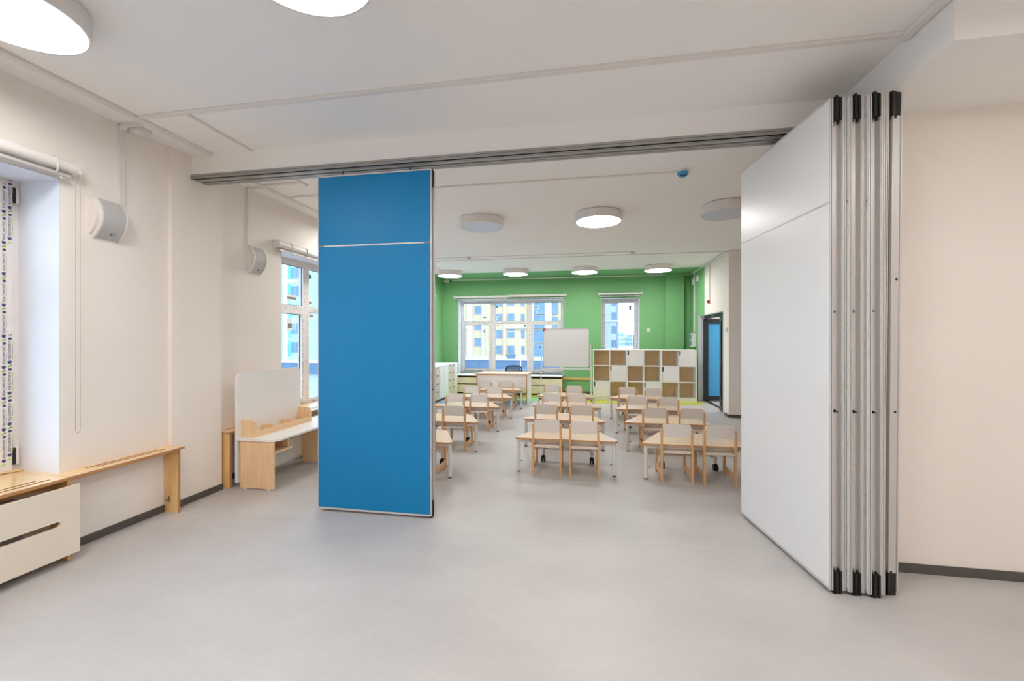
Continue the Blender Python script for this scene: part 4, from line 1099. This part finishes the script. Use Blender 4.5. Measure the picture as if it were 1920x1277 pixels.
# ------------------------------------------------------------------ outside: street and buildings
GZ = -4.2
struct('street_ground', box(-200, 200, 12.9, 420, GZ - 0.3, GZ), 'ground')
struct('street_ground', box(-200, -5.2, -60, 12.9, GZ - 0.3, GZ), 'ground')
def facade_window(parent, x, z, w_, h_, y, orange=False, balcony=False):
    f = MB().plate([(x - w_ / 2, z), (x + w_ / 2, z), (x + w_ / 2, z + h_), (x - w_ / 2, z + h_)], [[(x - w_ / 2 + 0.08, z + 0.08), (x - 0.04, z + 0.08), (x - 0.04, z + h_ - 0.08), (x - w_ / 2 + 0.08, z + h_ - 0.08)], [(x + 0.04, z + 0.08), (x + w_ / 2 - 0.08, z + 0.08), (x + w_ / 2 - 0.08, z + h_ - 0.08), (x + 0.04, z + h_ - 0.08)]], 'y', y - 0.10, y - 0.0).build('window', 'fframe', parent)
    MB().box(x - w_ / 2 + 0.05, x + w_ / 2 - 0.05, y - 0.05, y - 0.01, z + 0.05, z + h_ - 0.05).build('pane', 'fglass', f)
    if orange:
        for s in (-1, 1):
            a = x + s * (w_ / 2 + 0.18)
            MB().box(a - 0.16, a + 0.16, y - 0.06, y, z, z + h_).build('side_panel', 'forange', f)
    if balcony:
        MB().box(x - w_ / 2 - 0.05, x + w_ / 2 + 0.2, y - 0.5, y, z - 0.95, z - 0.12).build('air_conditioner_box', 'fstone', f)

# cream apartment block opposite the far windows
YB = 79.0
ab = thing('apartment_block', 'cream apartment block with white pilasters seen through the wide far window', 'building')
MB().box(-30.0, -2.0, YB, YB + 14, -2.6, 26).build('wall', 'fcream', ab)
MB().box(-30.3, 2.2, YB - 0.3, YB + 14, GZ, -2.6).build('stone_base', 'fstone', ab)
MB().box(-2.0, 2.2, YB - 0.2, YB + 14, -2.6, 26).build('white_wing', 'fwhite', ab)
MB().box(-30.2, -2.0, YB - 0.45, YB, -2.6, -1.9).build('ledge', 'fwhite', ab)
K = 0.0133
def bx(c):          # facade coordinate (metres along the street)
    return -25.4 + c * K * 0.985
def bz(c):
    return 1.55 + (714.0 - c) * K
for c0, c1 in ((205, 290), (432, 466), (596, 622), (752, 786), (1105, 1195), (1352, 1450)):
    MB().box(bx(c0), bx(c1), YB - 0.35, YB, -1.9, 26).build('pilaster', 'fwhite', ab)
for k in range(-1, 5):
    zc = 700 + 122 - 232 * k
    if k != -1: facade_window(ab, bx(365), bz(zc), 1.2, 1.6, YB, True)
    zc = 820 + 115 - 228 * k
    if k > -1: facade_window(ab, bx(685), bz(zc), 1.15, 1.6, YB, True)
    if k > -1: facade_window(ab, bx(860), bz(zc - 8), 1.27, 1.5, YB, False, k == 0)
    if k > -1: facade_window(ab, bx(1032), bz(zc), 0.7, 1.55, YB, False)
    if k > -1:
        facade_window(ab, bx(1272), bz(975 - 202 * k), 2.1, 2.45, YB - 0.2)
        facade_window(ab, bx(1490), bz(985 - 205 * k), 1.3, 2.2, YB - 0.2)
MB().box(bx(785), bx(1105), YB - 0.30, YB, bz(572), bz(548)).build('ledge', 'fwhite', ab)
MB().box(bx(0), bx(255), YB - 0.30, YB, bz(572), bz(548)).build('ledge', 'fwhite', ab)

# pale block seen through the narrow window, farther away
YP = 96.0
pb = thing('apartment_block', 'pale blue tall block at the left side of the narrow far window', 'building')
MB().box(-2.5, 6.7, YP, YP + 12, GZ, 28).build('wall', 'fpale', pb)
for z in (-1.0, 5.3, 11.6, 17.9): MB().box(-2.6, 6.75, YP - 0.25, YP, z, z + 0.35).build('ledge', 'fwhite', pb)
for k in range(-1, 7):
    facade_window(pb, 5.95, -0.35 + 3.05 * k, 1.05, 1.65, YP)
    facade_window(pb, 2.2, -0.35 + 3.05 * k, 1.05, 1.65, YP)
MB().box(6.62, 6.82, YP - 0.15, YP + 12, GZ, 28).build('corner_strip', 'fframe', pb)
for i, (x, y, w_, h_) in enumerate(((26.0, 330, 5, 5.7), (31.5, 345, 6, 2.6), (38.0, 360, 9, 4.2))):
    q = thing('distant_block', ['hazy far block just right of the pale tower', 'low hazy block in the middle of the far skyline', 'hazy far block at the right end of the skyline'][i], 'building', (x, y, GZ), 0, 'hazy skyline blocks')
    MB().box(-w_ / 2, w_ / 2, 0, 14, 0, h_ - GZ).build('wall', 'fhaze', q)
    MB().box(-w_ / 2 - 0.3, w_ / 2 + 0.3, -0.3, 14.3, h_ - GZ, h_ - GZ + 0.5).build('roof', 'fpale', q)
    wn_ = MB()
    for a in range(5):
        for b in range(3): wn_.box(-w_ / 2 + (a + 0.3) * w_ / 5, -w_ / 2 + (a + 0.75) * w_ / 5, -0.1, 0, 1.0 + b * 3.2, 2.6 + b * 3.2)
    wn_.build('windows', 'fglass', q, kind='stuff')

# teal block seen through the left windows
YT = 62.0
tb = thing('apartment_block', 'teal and white apartment block seen through the left window', 'building')
MB().box(-84, -38.5, YT, YT + 12, -1.9, 24).build('wall', 'fmint', tb)
MB().box(-84.2, -38.3, YT - 0.4, YT + 12, GZ, -2.4).build('stone_base', 'fstone', tb)
MB().box(-84.1, -38.4, YT - 0.5, YT, -2.4, -1.9).build('ledge', 'fwhite', tb)
def tx(px):
    r = (px - 960) / 793.0
    a = math.atan(140 / 793.0)
    return (r * math.cos(a) - math.sin(a)) / (r * math.sin(a) + math.cos(a)) * YT
for base in (0, 74, -74, -148, 148):
    for k in range(0, 7):
        z = -0.75 + 3.05 * k
        x0, x1 = tx(546.6 + base), tx(564 + base)
        w_ = x1 - x0
        facade_window(tb, (x0 + x1) / 2, z, w_, 1.75, YT)
        MB().box(x0 - 0.9, x0 - 0.05, YT - 0.08, YT, z - 0.5, z + 2.0).build('teal_panel', 'fteal', tb)
    MB().box(tx(534 + base), tx(541 + base), YT - 0.3, YT, -1.9, 24).build('pilaster', 'fwhite', tb)

# street lamps and parked car
def street_lamp(label, x, y, h):
    o = thing('street_lamp', label, 'street lamp', (x, y, GZ), 0, 'white street lamps')
    MB().cyl((0, 0, 0), (0, 0, h), 0.07, 0.045, seg=10).build('pole', 'white', o)
    MB().tube([(0, 0, h - 0.02), (-0.25, 0, h + 0.12), (-0.9, 0, h + 0.18)], 0.04, 6).build('arm', 'white', o)
    MB().box(-1.35, -0.85, -0.1, 0.1, h + 0.12, h + 0.22, bev=0.03).build('lamp_head', 'white', o)
street_lamp('white street lamp post outside the wide far window', -6.85, 44.0, 6.3)
street_lamp('white street lamp post outside the left window', -24.4, 38.0, 6.0)
car = thing('parked_car', 'dark blue car parked outside below the wide far window', 'car', (-8.6, 62.0, GZ), 0)
MB().prism([(-2.1, 0.35), (2.1, 0.35), (2.15, 0.75), (1.3, 0.95), (0.75, 1.45), (-0.9, 1.48), (-1.6, 1.0), (-2.15, 0.9)], 'y', -0.85, 0.85).build('body', 'car', car)
MB().prism([(-0.85, 1.02), (1.0, 1.02), (0.68, 1.38), (-0.8, 1.40)], 'y', -0.87, 0.87).build('side_window', 'fglass', car)
for x in (-1.3, 1.3):
    for y in (-0.88, 0.68): MB().cyl((x, y, 0.32), (x, y + 0.2, 0.32), 0.32, seg=16).build('wheel', 'rubber', car)
